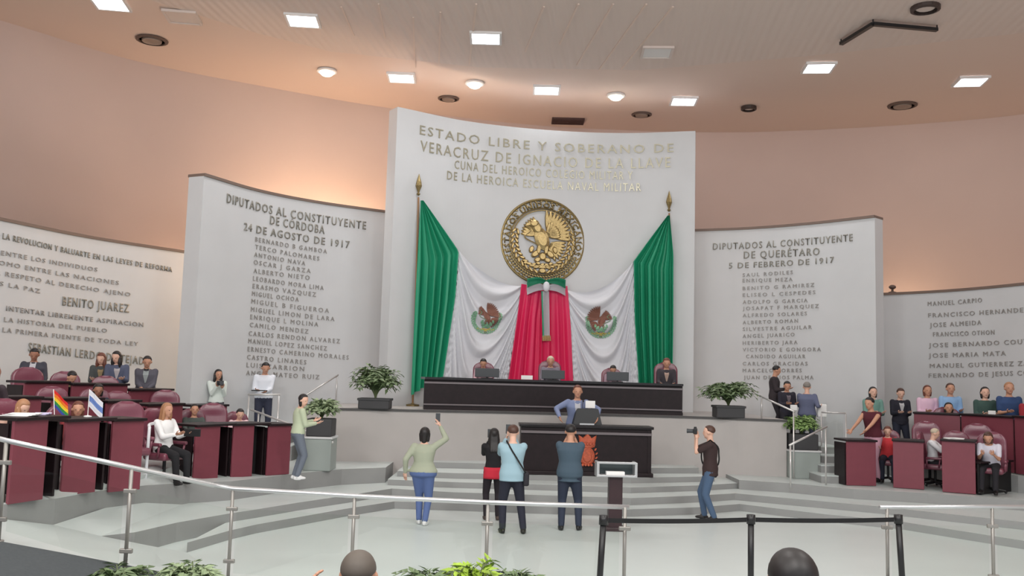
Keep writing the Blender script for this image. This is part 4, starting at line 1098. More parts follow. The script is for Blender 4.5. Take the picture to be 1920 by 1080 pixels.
# --- left side
HB = [V_(-.12, -.30, 1.12), V_(.12, -.30, 1.12)]     # both hands before the chest
HP = [V_(-.08, -.28, 1.45), V_(.09, -.28, 1.43)]     # camera at the face
HT = [V_(-.2, -.42, .84), V_(.2, -.42, .84)]         # sitting, hands on the desk
P_('bearded man in a dark suit and white shirt standing at the far left looking down', 66, 649, 17.1, 1.16, .35, build=1.3, top=(240, 240, 244), jacket=(62, 62, 72), hair=('short', 'black'), head=(.1, .45), hands=[V_(-.24, -.22, 1.0), V_(.22, -.28, .98)], skin=2)
P_('dark haired person bowing low over the third row desk beside the bearded man', 133, 693, 16.8, 1.16, .6, 'sit', lean=.5, top=(96, 84, 60), bottom=(40, 40, 44), hair=('short', 'black'), head=(.4, .6), hands=HT)
P_('long haired woman in a dark cardigan over a tan top looking down', 193, 658, 18.3, 1.12, .25, top=(188, 166, 128), jacket=(70, 74, 74), hair=('long', 'auburn'), head=(-.2, .4), hands=HB, skin=1)
P_('woman in a navy jacket with white collar looking down beside the woman in tan', 222, 655, 18.2, 1.12, .4, top=(220, 214, 216), jacket=(80, 86, 108), hair=('long', 'black'), head=(-.5, .35), hands=HB, skin=1)
P_('man in a dark suit and bow tie with hands together at the third row', 277, 664, 18.6, 1.06, .3, build=1.2, top=(196, 204, 204), jacket=(86, 84, 94), hair=('short', 'black'), head=(.1, .35), hands=[V_(-.06, -.3, 1.02), V_(.07, -.3, 1.0)], skin=0)
P_('person with a reddish lit face sitting low behind the small rainbow flag', 152, 750, 12.6, .80, .9, 'sit', lean=.35, top=(120, 40, 44), hair=('medium', 'auburn'), head=(-.4, .2), hands=HT, skin=0)
P_('dark haired person in a navy jacket sitting behind the small white and blue flag', 185, 715, 15.3, .96, .6, 'sit', top=(70, 90, 140), jacket=(34, 36, 52), hair=('medium', 'black'), head=(0, .3), hands=HT, skin=2)
lab_w = 'seated blonde woman in a white jacket and black trousers beside the aisle'
q = RY(325, 752, 14.6)
person(lab_w, q.x - .08, q.y, .62, 1.15, (q.z - .62) / 1.42 * 1.72, 'sit', build=1.05, top=(240, 240, 240), bottom=(26, 26, 30), hair=('long', 'blonde'), head=(0, .1), hands=[V_(-.12, -.34, .86), V_(.14, -.34, .86)], skin=0, hem=.12)
P_('dark haired person sitting behind the black sided desk beside the woman in white', 366, 755, 17.0, .60, .5, 'sit', top=(70, 78, 74), hair=('short', 'black'), hands=HT)
P_('dark haired person in pale pink sitting behind the second maroon desk from the stage', 451, 763, 17.6, .58, .5, 'sit', lean=.2, top=(226, 196, 200), hair=('short', 'black'), head=(0, .4), hands=HT, skin=1)
lab_f = 'long haired woman in a white top holding a camera by the left inner wall panel'
P_(lab_f, 409, 690, 19.6, .92, .5, top=(214, 222, 216), bottom=(60, 56, 66), hair=('long', 'black'), head=(.2, .15), hands=[V_(-.06, -.28, 1.30), V_(.08, -.26, 1.26)], skin=0)
lab_m = 'man in a white shirt and dark trousers standing behind a handrail, reading a dark folder'
P_(lab_m, 498, 676, 20.6, .90, .3, build=1.1, top=(228, 232, 240), bottom=(46, 50, 68), hair=('short', 'black'), head=(.1, .4), hands=[V_(-.16, -.3, 1.08), V_(.02, -.32, 1.05)], skin=0)
lab_j = 'person in a pale green shirt standing at the stage end of the left front row'
q = RZ(554, 899, .57); h_ = RY(548, 735, q.y)
person(lab_j, q.x, q.y, .57, 2.05, (h_.z - .57) / 1.735 * 1.72, lean=.06, top=(186, 196, 168), bottom=(104, 112, 124), hair=('medium', 'black'), head=(-.9, .25), hands=[V_(-.10, -.34, 1.12), V_(.12, -.34, 1.16)], skin=1, shoes=m_shoew)
P_('dark haired person at the very left edge sitting in the large maroon chair', -7, 680, 12.4, 1.12, 2.9, 'sit', top=(60, 50, 56), hair=('short', 'black'), hands=[V_(-.14, -.3, .74), V_(.14, -.3, .74)], skin=2)
P_('light haired person bowing over papers at the desk near the left edge', 42, 745, 11.9, .88, .9, 'sit', lean=.5, top=(192, 156, 140), hair=('long', 'blonde'), head=(.4, .6), hands=HT, skin=1)
# --- right side
P_('man in a dark suit standing in profile right of the dais plant', 1452, 683, 21.5, 1.30, 1.2, build=1.05, top=(220, 214, 214), jacket=(52, 44, 48), bottom=(40, 36, 42), hair=('short', 'black'), head=(.2, .25), hands=HB, skin=0)
P_('person in a dark jacket holding white papers beside the man in the dark suit', 1475, 712, 21.2, 1.0, .1, top=(150, 140, 148), jacket=(40, 38, 50), bottom=(34, 32, 40), hair=('short', 'black'), head=(-.2, .3), hands=HB, skin=0)
lab_g = 'grey haired person in blue grey with a white bag, right of the dais'
P_(lab_g, 1513, 714, 20.9, .92, PI - .3, build=1.2, top=(96, 102, 128), bottom=(60, 66, 84), hair=('short', 'grey'), hands=[V_(-.30, -.1, 1.12), V_(.1, -.3, 1.3)], skin=1)
P_('dark haired woman in a green top standing behind the woman in maroon', 1636, 723, 20.8, .78, .0, top=(110, 150, 140), hair=('medium', 'black'), hands=HB, skin=1)
lab_mt = 'woman in a sleeveless maroon top and patterned trousers leaning on the right front row'
P_(lab_mt, 1632, 742, 19.2, .47, -1.0, lean=.12, build=1.05, top=(84, 28, 40), sleeve='none', bottom=(196, 150, 166), hair=('bun', 'black'), head=(0, .2), hands=[V_(-.16, -.52, 1.0), V_(.16, -.5, 1.02)], skin=0)
P_('person in a black jacket and white shirt standing behind the right rows', 1687, 725, 21.5, .78, -.1, build=1.05, top=(236, 236, 238), jacket=(34, 34, 46), hair=('short', 'brown'), hands=HB, skin=1, head=(0, .3))
P_('woman in a pale pink top with brown hair standing behind the right rows', 1738, 720, 21.3, .78, -.1, top=(226, 190, 210), hair=('medium', 'auburn'), hands=HB, skin=0)
P_('man in a light blue shirt standing between the pink top and the dark green top', 1781, 716, 21.0, .78, -.15, top=(140, 176, 216), hair=('short', 'brown'), hands=HB, skin=0)
P_('dark haired person in a dark green top holding papers behind the right rows', 1846, 723, 20.3, .78, -.2, top=(58, 82, 76), hair=('medium', 'black'), hands=HB, skin=1)
P_('man in a navy t-shirt standing rightmost behind the right rows', 1891, 714, 19.9, .78, -.2, build=1.2, top=(46, 70, 112), sleeve='short', hair=('short', 'blonde'), hands=HB, skin=0)
P_('person in a red top cut by the right edge of the photo', 1932, 730, 19.4, .78, -.2, top=(150, 40, 50), sleeve='short', hair=('short', 'black'), hands=HB, skin=1)
P_('dark haired person sitting in the second row below the man in light blue', 1779, 752, 20.4, .78, -.25, 'sit', top=(90, 34, 50), hair=('medium', 'black'), hands=HT, skin=0)
P_('person in red and white sitting between the first two right front row desks', 1664, 796, 19.3, .47, -.4, 'sit', lean=.15, top=(206, 60, 66), hair=('short', 'auburn'), head=(0, .3), hands=HT, skin=1)
P_('person in a white shirt sitting sideways between the second and third right front desks', 1752, 800, 18.7, .47, 1.0, 'sit', top=(228, 228, 232), bottom=(36, 36, 42), hair=('short', 'pale'), head=(.2, .3), hands=HT, skin=1)
lab_e = 'dark haired person in white leaning far forward in the right front row'
P_(lab_e, 1852, 808, 17.6, .47, -.6, 'sit', lean=.5, build=1.05, top=(214, 212, 224), bottom=(30, 28, 34), hair=('medium', 'brown'), head=(0, .5), sleeve='short', hands=[V_(-.1, -.52, .84), V_(.12, -.5, .84)], skin=0)
# --- public in the foreground
def audience(lab, x, yt, d, zf, **k):
    q = RY(x, yt, d); return person(lab, q.x, q.y, zf, PI, (q.z - zf) / 1.42 * 1.72, 'sit', vox=.014, **k)
lab_a = 'foreground man with short greying hair seen from behind, raising a hand'
audience(lab_a, 676, 1019, 5.0, .05, top=(70, 58, 64), hair=('buzz', 'greying'), hands=[V_(-.2, -.3, .75), V_(.32, -.14, 1.12)], skin=0, elbow=((-.5, .6, -.6), (.6, .2, -.8)), curl=.9)
lab_c = 'foreground man with very short black hair seen from behind'
audience(lab_c, 1481, 1011, 3.75, .30, top=(64, 60, 72), hair=('buzz', 'black'), skin=0, hands=[V_(-.2, -.3, .7), V_(.2, -.3, .7)])
for x, d, z, l in ((676, 5.0, .05, 'dark gallery seat of the man with greying hair'), (1481, 3.75, .30, 'dark gallery seat of the man with very short black hair')):
    p = RY(x, 1050, d); t = thing('gallery_seat', l, 'seat', (p.x, p.y, z), PI)
    bm = B(); rbox(bm, (0, 0, .42), (.5, .46, .1), .03, 3); new_obj('seat', bm, m_screen, t, True)
    bm = B(); rbox(bm, (0, .27, .68), (.48, .07, .46), .03, 3); new_obj('backrest', bm, m_screen, t, True)
    bm = B()
    for s in (-1, 1): tube(bm, [(s * .2, .1, .0), (s * .2, .1, .4)], .02); tube(bm, [(s * .2, -.16, .0), (s * .2, -.16, .4)], .02)
    tube(bm, [(0, .24, .4), (0, .27, .6)], .03); new_obj('frame', bm, m_blackmetal, t)

SEATS = {'person in a pinkish top bowing over a screen, leftmost seat of the presidium': 'maroon leather chair at the presidium desk, leftmost of its chairs', 'person in grey sitting in the middle seat of the presidium': 'maroon leather chair before the crimson cloth at the presidium desk', 'dark haired person bowing at the right seat of the presidium': 'maroon leather chair right of the crimson cloth at the presidium desk', 'person in a dark suit sitting at the right end of the presidium desk': 'maroon leather chair at the right end of the presidium desk', 'dark haired person bowing low over the third row desk beside the bearded man': 'maroon leather chair of the person bowing beside the bearded man', 'person with a reddish lit face sitting low behind the small rainbow flag': 'low maroon leather chair of the person behind the small rainbow flag', 'dark haired person in a navy jacket sitting behind the small white and blue flag': 'maroon leather chair behind the small white and blue flag', 'seated blonde woman in a white jacket and black trousers beside the aisle': 'maroon leather chair on which the woman in the white jacket sits', 'dark haired person sitting behind the black sided desk beside the woman in white': 'maroon leather chair behind the black sided desk beside the woman in white', 'dark haired person in pale pink sitting behind the second maroon desk from the stage': 'maroon leather chair of the person in pale pink', 'dark haired person at the very left edge sitting in the large maroon chair': 'large maroon leather chair cut by the left edge of the photo', 'light haired person bowing over papers at the desk near the left edge': 'maroon leather chair of the light haired person bowing over papers', 'dark haired person sitting in the second row below the man in light blue': 'maroon leather chair in the second row below the man in light blue', 'person in red and white sitting between the first two right front row desks': 'maroon leather chair of the person in red, right front row', 'person in a white shirt sitting sideways between the second and third right front desks': 'maroon leather chair of the person in white sitting sideways, right rows', 'dark haired person in white leaning far forward in the right front row': 'maroon leather chair of the person in white leaning far forward'}
def seat_for(lab, clab, grp=GC):
    t, arms, Hc, sc, Nk, a, Pv, Fw, Lx = frames[lab]; c = chair(0, 1, 0, t.rotation_euler.z, clab, grp, sc); c.location = t.location
for lab in list(frames):
    t, arms, Hc, sc, Nk, a, Pv, Fw, Lx = frames[lab]
    if Pv.z < .8 and 'foreground' not in lab:
        seat_for(lab, SEATS[lab], 'chairs of the presidium' if 'presidium' in lab else GC)
# finish skins: bake the remesh, add the hands
dg = bpy.context.evaluated_depsgraph_get(); dg.update()
res = []
for o, extra in PEND: res.append(bpy.data.meshes.new_from_object(o.evaluated_get(dg)))
for (o, extra), me in zip(PEND, res):
    old = o.data; mats_ = [s for s in old.materials]
    if extra:
        b2 = B(); b2.from_mesh(me); bmesh.ops.recalc_face_normals(extra, faces=extra.faces); join(b2, extra); b2.to_mesh(me); b2.free()
    if not me.materials:
        for s in mats_: me.materials.append(s)
    for p in me.polygons: p.use_smooth = True
    o.modifiers.clear(); o.data = me; bpy.data.meshes.remove(old)

# ---------------------------------------------------------------- things carried
def put(name, label, cat, lab, i, size, m, off=(0, 0, 0), rz=0, r=.006):
    """box-like thing held in hand i of person lab"""
    t, arms = frames[lab][0], frames[lab][1]; sh, el, wr = arms[i]; p = wr + (wr - el).normalized() * .12 + V(off)
    w_ = world(lab, p); bm = B(); rbox(bm, (0, 0, 0), size, r); return tag(new_obj(name, bm, m, loc=w_), label, cat), w_
o, w_ = put('phone', 'phone held up overhead by the person in the olive shirt', 'phone', lab_o, 0, (.075, .012, .15), m_screen, (0, -.02, .05))
bm = B(); box(bm, (0, .007, 0), (.066, .002, .13)); new_obj('screen', bm, mat('bright_blue_screen', (150, 170, 255), .4, emit=(150, 175, 255), estr=1.6), o); 
put('phone', 'phone held by the long haired person in black, left of the light blue shirt', 'phone', lab_b, 0, (.08, .012, .15), m_screen, (.08, -.02, .02))
put('phone', 'phone held by the man in the light blue shirt', 'phone', lab_l, 0, (.08, .012, .15), m_screen, (.05, -.02, .03))
put('phone', 'phone held by the man in the dark teal shirt', 'phone', lab_d, 1, (.08, .012, .15), m_screen, (-.05, -.02, .03))
def camera_thing(lab, label, i=0, off=(.04, 0, .02)):
    t0, arms = frames[lab][0], frames[lab][1]; sh, el, wr = arms[i]; p = world(lab, wr + (wr - el).normalized() * .08 + V(off))
    t = thing('camera', label, 'camera', tuple(p), t0.rotation_euler.z)
    bm = B(); rbox(bm, (0, 0, 0), (.14, .07, .10), .012, 3); rbox(bm, (0, 0, .06), (.05, .05, .04), .01); new_obj('body', bm, m_blackmetal, t)
    bm = B(); tube(bm, [(0, -.03, 0), (0, -.10, 0), (0, -.15, 0)], [.036, .036, .042], 16); new_obj('lens', bm, m_screen, t)
camera_thing(lab_r, 'black camera held to the eye of the man in the dark brown t-shirt')
camera_thing(lab_f, 'dark camera in the hands of the woman in the white top')
# strap and bags
def strap(lab, label, name='crossbody_bag', s0=-1, bag=True, side=1):
    t, arms, Hc, sc, Nk, a, Pv, Fw, Lx = frames[lab]; bmx = B(); w_ = 1.0
    pts = []
    import itertools
    A0 = Nk + Lx * (s0 * .10) - a * .0; B0 = Pv + Lx * (-s0 * .20) + a * .04
    back = [A0 + V((0, 0, .03)), A0.lerp(B0, .2) - Fw * .135, A0.lerp(B0, .5) - Fw * .15, A0.lerp(B0, .8) - Fw * .15, B0 - Fw * .10]
    front = [B0 + Fw * .10, A0.lerp(B0, .8) + Fw * .155, A0.lerp(B0, .5) + Fw * .16, A0.lerp(B0, .2) + Fw * .13, A0 + V((0, 0, .03))]
    tt = thing(name, label, 'bag', tuple(world(lab, B0)), t.rotation_euler.z); tt.scale = (sc,) * 3
    bm = B(); tube(bm, [p - B0 for p in catmull(back + front, 4)], .014, 6); new_obj('strap', bm, m_blackmetal, tt)
    bm = B(); rbox(bm, Lx * (-s0 * .02) - a * .10, (.09, .24, .22), .03, 3); new_obj('pouch', bm, mat('black_bag', (30, 28, 36), .7), tt)
strap(lab_l, 'black crossbody bag with diagonal strap on the man in the light blue shirt', s0=1)
strap(lab_r, 'dark shoulder bag at the hip of the man in the dark brown t-shirt', s0=1)
# red shirt hem of the person in black
t, arms, Hc, sc, Nk, a, Pv, Fw, Lx = frames[lab_b]
bm = B(); loft(bm, [(Pv + V((0, 0, z)), .178 * (1 + k), .134 * (1 + k)) for z, k in ((-.15, .05), (-.10, .04), (.0, .02), (.06, .0))], Lx, Fw, 24); new_obj('red_shirt_hem', bm, cmat((196, 40, 60)), t, True)
# white handbag, folder, papers
put('handbag', 'white bag hanging from the arm of the grey haired person right of the dais', 'bag', lab_g, 0, (.22, .12, .30), m_white, (-.02, .0, -.1), 0, .03)
put('folder', 'dark open folder held by the man in the white shirt', 'folder', lab_m, 0, (.30, .22, .02), m_black, (.02, -.05, .0))
lab_pp = 'person in a dark jacket holding white papers beside the man in the dark suit'
put('papers', 'white papers in the hands of the person in the dark jacket right of the dais', 'papers', lab_pp, 0, (.15, .03, .12), m_white, (.06, -.08, -.10))
lab_gp = 'dark haired person in a dark green top holding papers behind the right rows'
put('papers', 'white papers held by the person in dark green behind the right rows', 'papers', lab_gp, 0, (.16, .02, .14), m_white, (.08, -.06, .0))
put('tablet', 'black tablet held by the seated woman in the white jacket', 'tablet', lab_w, 1, (.26, .03, .12), m_blackmetal, (0, -.03, .0))
# bow tie of the man at the third row
lab_bt = 'man in a dark suit and bow tie with hands together at the third row'
t, arms, Hc, sc, Nk, a, Pv, Fw, Lx = frames[lab_bt]
bm = B()
for s in (-1, 1): relief(bm, [(0, -.012), (s * .05, -.03), (s * .05, .03), (0, .012)], 0, .02, 0, lambda x, y, z: Nk + Fw * (.085 + z) + Lx * x + V((0, 0, y - .02)))
new_obj('bow_tie', bm, m_black, t)

# ---------------------------------------------------------------- screens on the dais desk, papers, flags
for x, y, w_, lab in ((913, 709, 46, 'dark screen before the leftmost seat of the presidium'), (1037, 711, 44, 'dark screen before the middle seat of the presidium'), (1158, 714, 42, 'dark screen before the right seat of the presidium')):
    p = RZ(x, y, DT); p = RY(x, y, 20.62); t = thing('monitor', lab, 'screen', (p.x, p.y, DT), 0, 'screens on the presidium desk')
    W_ = w_ * 20.3 / F
    bm = B(); rbox(bm, (0, 0, .13), (W_, .035, .2), .01); new_obj('display', bm, m_screen, t)
    bm = B(); rbox(bm, (0, .05, .01), (W_ * .5, .16, .018), .006); tube(bm, [(0, .04, .01), (0, .02, .1)], .015); new_obj('stand', bm, m_blackmetal, t)
def papers(x, y, z, size, lab, rz=.2, name='papers'):
    p = RZ(x, y, z); bm = B()
    for k in range(3): box(bm, (.01 * k, .008 * k, .005 + .007 * k), (size[0], size[1], .006), .06 * k)
    o = new_obj(name, bm, m_white, loc=(p.x, p.y, z)); o.rotation_euler.z = rz; return tag(o, lab, 'papers')
q = RY(988, 706, 20.65); bm = B(); box(bm, (0, 0, .05), (.26, .012, .09)); tag(new_obj('name_card', bm, m_white, loc=(q.x, q.y, DT)), 'small white card standing on the presidium desk before the crimson cloth', 'card')
def on_desk(u, dy, h, nm):   # a spot on a front row desk
    o = nm; M = Matrix.Rotation(o.rotation_euler.z, 3, 'Z'); return V(o.location) + M @ V((u, dy, h))
DK = [o for o in bpy.data.objects if o.name.startswith('legislator_desk') and o.get('group') == G1]
d1 = DK[0]; p = on_desk(.25, .2, .978, d1); bm = B()
for k in range(4): box(bm, (.02 * k, .01 * k, .004 + .008 * k), (.32, .24, .007), .1 * k)
tag(new_obj('papers', bm, m_white, loc=p), 'stack of loose papers on the nearest front row desk at the left edge', 'papers')
def small_flag(loc, label, cols, tilt, h=.34):
    t = thing('desk_flag', label, 'flag', tuple(loc), .2)
    bm = B(); lathe(bm, [(.05, 0), (.05, .012), (.012, .02)], seg=14); new_obj('base', bm, m_white, t)
    top_ = V((tilt * h, 0, h)); bm = B(); tube(bm, [(0, 0, .01), top_], .005, 6); new_obj('staff', bm, m_white, t)
    n = len(cols)
    for k, c in enumerate(cols):
        bm = B(); g = []
        for i in range(9):
            u = i / 8; row = []
            for j in range(3):
                v = (k + j / 2) / n; base_ = top_ * (1 - .62 * v) ; p_ = base_ + V((.24 * u * .75, .02 * math.sin(u * 6 + v), -.17 * u)) ; row.append(bm.verts.new(p_))
            g.append(row)
        for i in range(8):
            for j in range(2): bm.faces.new((g[i][j], g[i + 1][j], g[i + 1][j + 1], g[i][j + 1]))
        bmesh.ops.solidify(bm, geom=bm.faces[:], thickness=.003)
        new_obj('stripe', bm, mat('flag_%d_%d_%d' % c, c, .7), t, True)
q = on_desk(.0, .22, .967, DK[1])
small_flag(q, 'small rainbow flag on a staff standing on a left front row desk', [(226, 50, 44), (240, 140, 40), (246, 220, 60), (60, 160, 80), (70, 90, 180)], -.1, .36)
q = on_desk(.5, .22, .967, DK[1])
small_flag(q, 'small white and pale blue flag on a staff on a left front row desk', [(236, 238, 244), (120, 150, 210), (236, 238, 244)], 0, .36)
q = on_desk(-.08, .2, 1.145, d1)
p = on_desk(.62, .25, .978, d1); bm = B()
for k in range(3): box(bm, (.01 * k, .01 * k, .004 + .008 * k), (.18, .14, .007), .2 * k)
tag(new_obj('papers', bm, mat('pale_lilac_paper', (206, 200, 226), .7), loc=p), 'pale lilac papers on the desk left of the small rainbow flag', 'papers')
DR = [o for o in bpy.data.objects if o.name.startswith('legislator_desk') and o.get('group') == G2]
p = on_desk(.2, .2, 1.025, DR[2]); bm = B()
for k in range(3): box(bm, (.01 * k, .01 * k, .004 + .008 * k), (.30, .22, .007), .15 * k)
tag(new_obj('papers', bm, m_white, loc=p), 'white papers lying on the third desk of the right front row', 'papers')

# ---------------------------------------------------------------- plants
def foliage(seed, n, hh, spread, leaf, seglen=8):
    rnd = random.Random(seed); st = B(); lf = B()
    for k in range(n):
        a = rnd.uniform(0, 2 * PI); r = spread * rnd.uniform(.35, 1); h = hh * rnd.uniform(.55, 1.05); droop = rnd.uniform(.1, .45) * h
        pts = []
        for i in range(seglen + 1):
            t_ = i / seglen; pts.append(V((math.cos(a) * r * t_ ** 1.4, math.sin(a) * r * t_ ** 1.4, h * math.sin(t_ * PI / 2 * 1.15) - droop * t_ ** 3)))
        tube(st, pts, [.010 * (1 - .7 * i / seglen) for i in range(seglen + 1)], 5)
        for i in range(2, seglen + 1):
            d = (pts[i] - pts[i - 1]).normalized(); s = d.cross(V((0, 0, 1)));
            if s.length < .01: s = V((1, 0, 0))
            s.normalize()
            for q in (-1, 1):
                L = leaf * rnd.uniform(.7, 1.2); dr = (s * q * .9 + d * .6 + V((0, 0, rnd.uniform(-.3, .35)))).normalized(); wv = dr.cross(V((0, 0, 1)).lerp(d, .3)).normalized() * L * .2
                p = pts[i]; m1 = p + dr * L * .45 + V((0, 0, .03 * L)); e = p + dr * L + V((0, 0, -.12 * L))
                v = [lf.verts.new(x) for x in (p, m1 + wv, e, m1 - wv)]; lf.faces.new(v)
    return st, lf
def plant(x, d, z, label, pot, hh, spread, n, leaf, mleaf, seed, w_=.5, h_=.35, potm=None, fam='shrub'):
    p = RY(x, 700, d); t = thing('potted_plant', label, 'plant', (p.x, p.y, z))
    bm = B()
    if pot == 'box':
        rbox(bm, (0, 0, h_ / 2), (w_, w_ * .8, h_), .02); rbox(bm, (0, 0, h_ - .02), (w_ + .04, w_ * .8 + .04, .05), .01)
    else: lathe(bm, [(w_ * .36, 0), (w_ * .5, h_ * .9), (w_ * .54, h_ * .9), (w_ * .54, h_), (w_ * .46, h_), (w_ * .44, h_ - .05)])
    new_obj('pot', bm, potm or m_pot, t)
    bm = B(); box(bm, (0, 0, h_ - .03), (w_ * .8, w_ * .66, .06)); new_obj('soil', bm, mat('soil', (60, 48, 40), .9), t)
    st, lf = foliage(seed, n, hh, spread, leaf)
    o = new_obj('stems', st, mat('stem_green', (92, 104, 66), .6), t); o.location.z = h_ - .02
    o = new_obj('leaves', lf, mleaf, t); o.location.z = h_ - .02
    return t
plant(706, 19.75, DZ, 'bushy green plant in a dark square planter on the dais left of the centre wall', 'box', .74, .55, 120, .15, m_leaf, 3, .66, .22)
plant(1366, 20.3, DZ, 'wide bushy green plant in a dark planter on the dais right of the centre wall', 'box', .56, .66, 120, .15, m_leaf, 4, .62, .26)
# plinths at the foot of the side stairs, with plants
def plinth(x0, x1, yb, z, h, label, plab, seed, mleaf):
    a = RZ(x0, yb, z); b = RZ(x1, yb, z); c = (a + b) / 2; wd = (b - a).length
    t = thing('plinth', label, 'plinth', (c.x, c.y + .3, z)); bm = B(); rbox(bm, (0, 0, h / 2 - .02), (wd, .6, h - .04), .015); new_obj('body', bm, m_plinth, t)
    bm = B(); rbox(bm, (0, 0, h - .02), (wd + .04, .64, .04), .01); new_obj('cap', bm, m_panel, t)
    p = V((c.x, c.y + .3, z + h)); t2 = thing('potted_plant', plab, 'plant', tuple(p))
    bm = B(); rbox(bm, (0, 0, .17), (wd * .92, .5, .34), .02); new_obj('pot', bm, m_pot, t2)
    st, lf = foliage(seed, 70, .42, .40, .13); o1 = new_obj('stems', st, mat('stem_green', (92, 104, 66)), t2); o1.location.z = .3; o2 = new_obj('leaves', lf, mleaf, t2); o2.location.z = .3
plinth(566, 619, 883, .56, .64, 'pale grey green plinth at the foot of the left side stairs', 'leafy plant in a dark planter on the plinth left of the dais', 11, m_leafl)
plinth(1487, 1536, 898, .45, .60, 'pale grey green plinth at the foot of the right side stairs', 'bright leafy plant in a dark planter on the plinth right of the dais', 12, mat('fresh_green_leaf', (128, 158, 92), .5, noise=.25, nscale=8))
for x, d, lab, ml, sd, hh in ((248, 8.75, 'leafy plant top at the bottom left, leftmost of the foreground plants', m_leaf, 21, .26), (385, 8.9, 'leafy plant at the bottom edge below the rail post, second foreground plant from left', m_leafl, 22, .30),
                          (822, 9.0, 'plant with arching fronds at the bottom edge right of the greying man', m_leaf, 23, .33), (905, 8.9, 'bright yellow green leafy plant at the bottom centre by a rail post', m_leafy, 24, .44), (985, 9.0, 'plant with thin arching leaves at the bottom centre, rightmost foreground plant', m_leaf, 25, .31)):
    plant(x, d, 0 if x > 500 else .05, lab, 'round', hh, .34, 26, .13, ml, sd, .36, .28)

# ---------------------------------------------------------------- railings
def rail_thing(label, top, posts, r=.024, glass=True, name='handrail', clamp=True, mm=None, group=None, pr=.02, gtop=.22):
    """top: world points of the top rail; posts: (fraction point, base z)"""
    mm = mm or m_steel
    o = V(posts[0][0]); o.z = posts[0][1]; t = thing(name, label, 'railing', tuple(o), 0, group)
    bm = B(); tube(bm, [p - o for p in top], r, 12); new_obj('top_rail', bm, mm, t, True)
    for p, zb in posts:
        bm = B(); p = V(p); tube(bm, [V((p.x, p.y, zb)) - o, p - o], pr, 10); tube(bm, [V((p.x, p.y, zb)) - o, V((p.x, p.y, zb + .012)) - o], pr * 2.6, 14); new_obj('post', bm, m_post if mm is m_steel else mm, t, True)
    if clamp:
        for p, zb in posts:
            p = V(p)
            for f in (.22, .78): bm = B(); rbox(bm, V((p.x, p.y, zb + (p.z - zb) * f)) - o, (.13, .04, .045), .008); new_obj('clamp', bm, m_post if mm is m_steel else mm, t)
    if glass:
        for (a, za), (b, zb) in zip(posts, posts[1:]):
            a = V(a); b = V(b); d = (b - a); d.z = 0; u = d.normalized() * .06; nn = V((-d.y, d.x, 0)).normalized() * .005
            q = [V((a.x, a.y, za + .10)) + u, V((b.x, b.y, zb + .10)) - u, V((b.x, b.y, b.z - gtop)) - u, V((a.x, a.y, a.z - gtop)) + u]
            bm = B(); f1 = [bm.verts.new(p - o - nn) for p in q]; f2 = [bm.verts.new(p - o + nn) for p in q]
            bm.faces.new(f1); bm.faces.new(f2[::-1])
            for i in range(4): bm.faces.new((f1[i], f2[i], f2[(i + 1) % 4], f1[(i + 1) % 4]))
            new_obj('glass_pane', bm, m_glass, t)
    return t
tops = [RZ(-90, 799, 1.78), RZ(12, 826, 1.68), RZ(247, 877, 1.42), RZ(400, 910, 1.10), RZ(437, 916, 1.06), RZ(665, 930, 1.05), RZ(915, 942, 1.05), RZ(1180, 951, 1.05)]
posts = [(RZ(12, 826, 1.68), .70), (RZ(247, 877, 1.42), .36), (RZ(437, 916, 1.06), 0), (RZ(665, 930, 1.05), 0), (RZ(915, 942, 1.05), 0), (RZ(1172, 951, 1.05), 0)]
rail_thing('long stainless handrail running down from the left edge to the centre foreground', tops, posts, .026)
rail_thing('short stainless handrail in the right foreground reaching the right edge', [RZ(1650, 951, 1.05), RZ(1860, 950, 1.05), RZ(2060, 950, 1.05)], [(RZ(1663, 951, 1.05), 0), (RZ(1860, 950, 1.05), 0), (RZ(2050, 950, 1.05), 0)], .024)
# curved aisle handrail beside the front row
a = RZ(272, 905, .70); b = RY(272, 802, a.y)
t = thing('aisle_handrail', 'white curved aisle handrail post beside the maroon chair, left of the seated woman in white', 'railing', tuple(a))
bm = B(); pts = [V((0, 0, 0)), V((.01, 0, (b.z - a.z) * .9)), V((.0, .03, b.z - a.z)), V((-.04, .12, b.z - a.z + .04)), V((-.06, .35, b.z - a.z + .05))]; tube(bm, catmull(pts, 5), .024, 10); new_obj('rail', bm, mat('white_painted_steel', (222, 224, 228), .4), t, True)
bm = B(); lathe(bm, [(.06, 0), (.06, .015)]); new_obj('foot', bm, m_steel, t)
# side stair rails, left
def wz(x, y, d): return RY(x, y, d)
def simple_rail(label, pts, posts, r=.02, grp=None, mm=None):
    o = V(posts[0][0]); o.z = posts[0][1]; t = thing('stair_handrail', label, 'railing', tuple(o), 0, grp)
    bm = B(); tube(bm, [p - o for p in pts], r, 10); new_obj('top_rail', bm, mm or m_chrome, t, True)
    for p, zb in posts:
        bm = B(); tube(bm, [V((p.x, p.y, zb)) - o, p - o], r * .9, 8); new_obj('post', bm, mm or m_chrome, t, True)
simple_rail('pale handrail sloping down to the plinth left of the dais', [wz(470, 768, 18.6), wz(540, 794, 18.1), wz(625, 830, 17.6)], [(wz(620, 828, 17.62), .56), (wz(485, 773, 18.5), .76)])
simple_rail('horizontal pale handrail in front of the man in the white shirt', [wz(465, 740, 19.4), wz(525, 740, 19.4)], [(wz(467, 740, 19.4), .76), (wz(523, 740, 19.4), .56)])
simple_rail('pale handrail on the left end of the dais, rising to the right', [wz(572, 742, 20.8), wz(634, 703, 21.6)], [(wz(632, 704, 21.58), DZ), (wz(576, 740, 20.85), DZ)])
simple_rail('pale handrail sloping down beside the man in the profile dark suit', [wz(1424, 742, 20.3), wz(1490, 772, 19.6)], [(wz(1428, 744, 20.25), DZ), (wz(1488, 771, 19.62), .45)], grp=None)
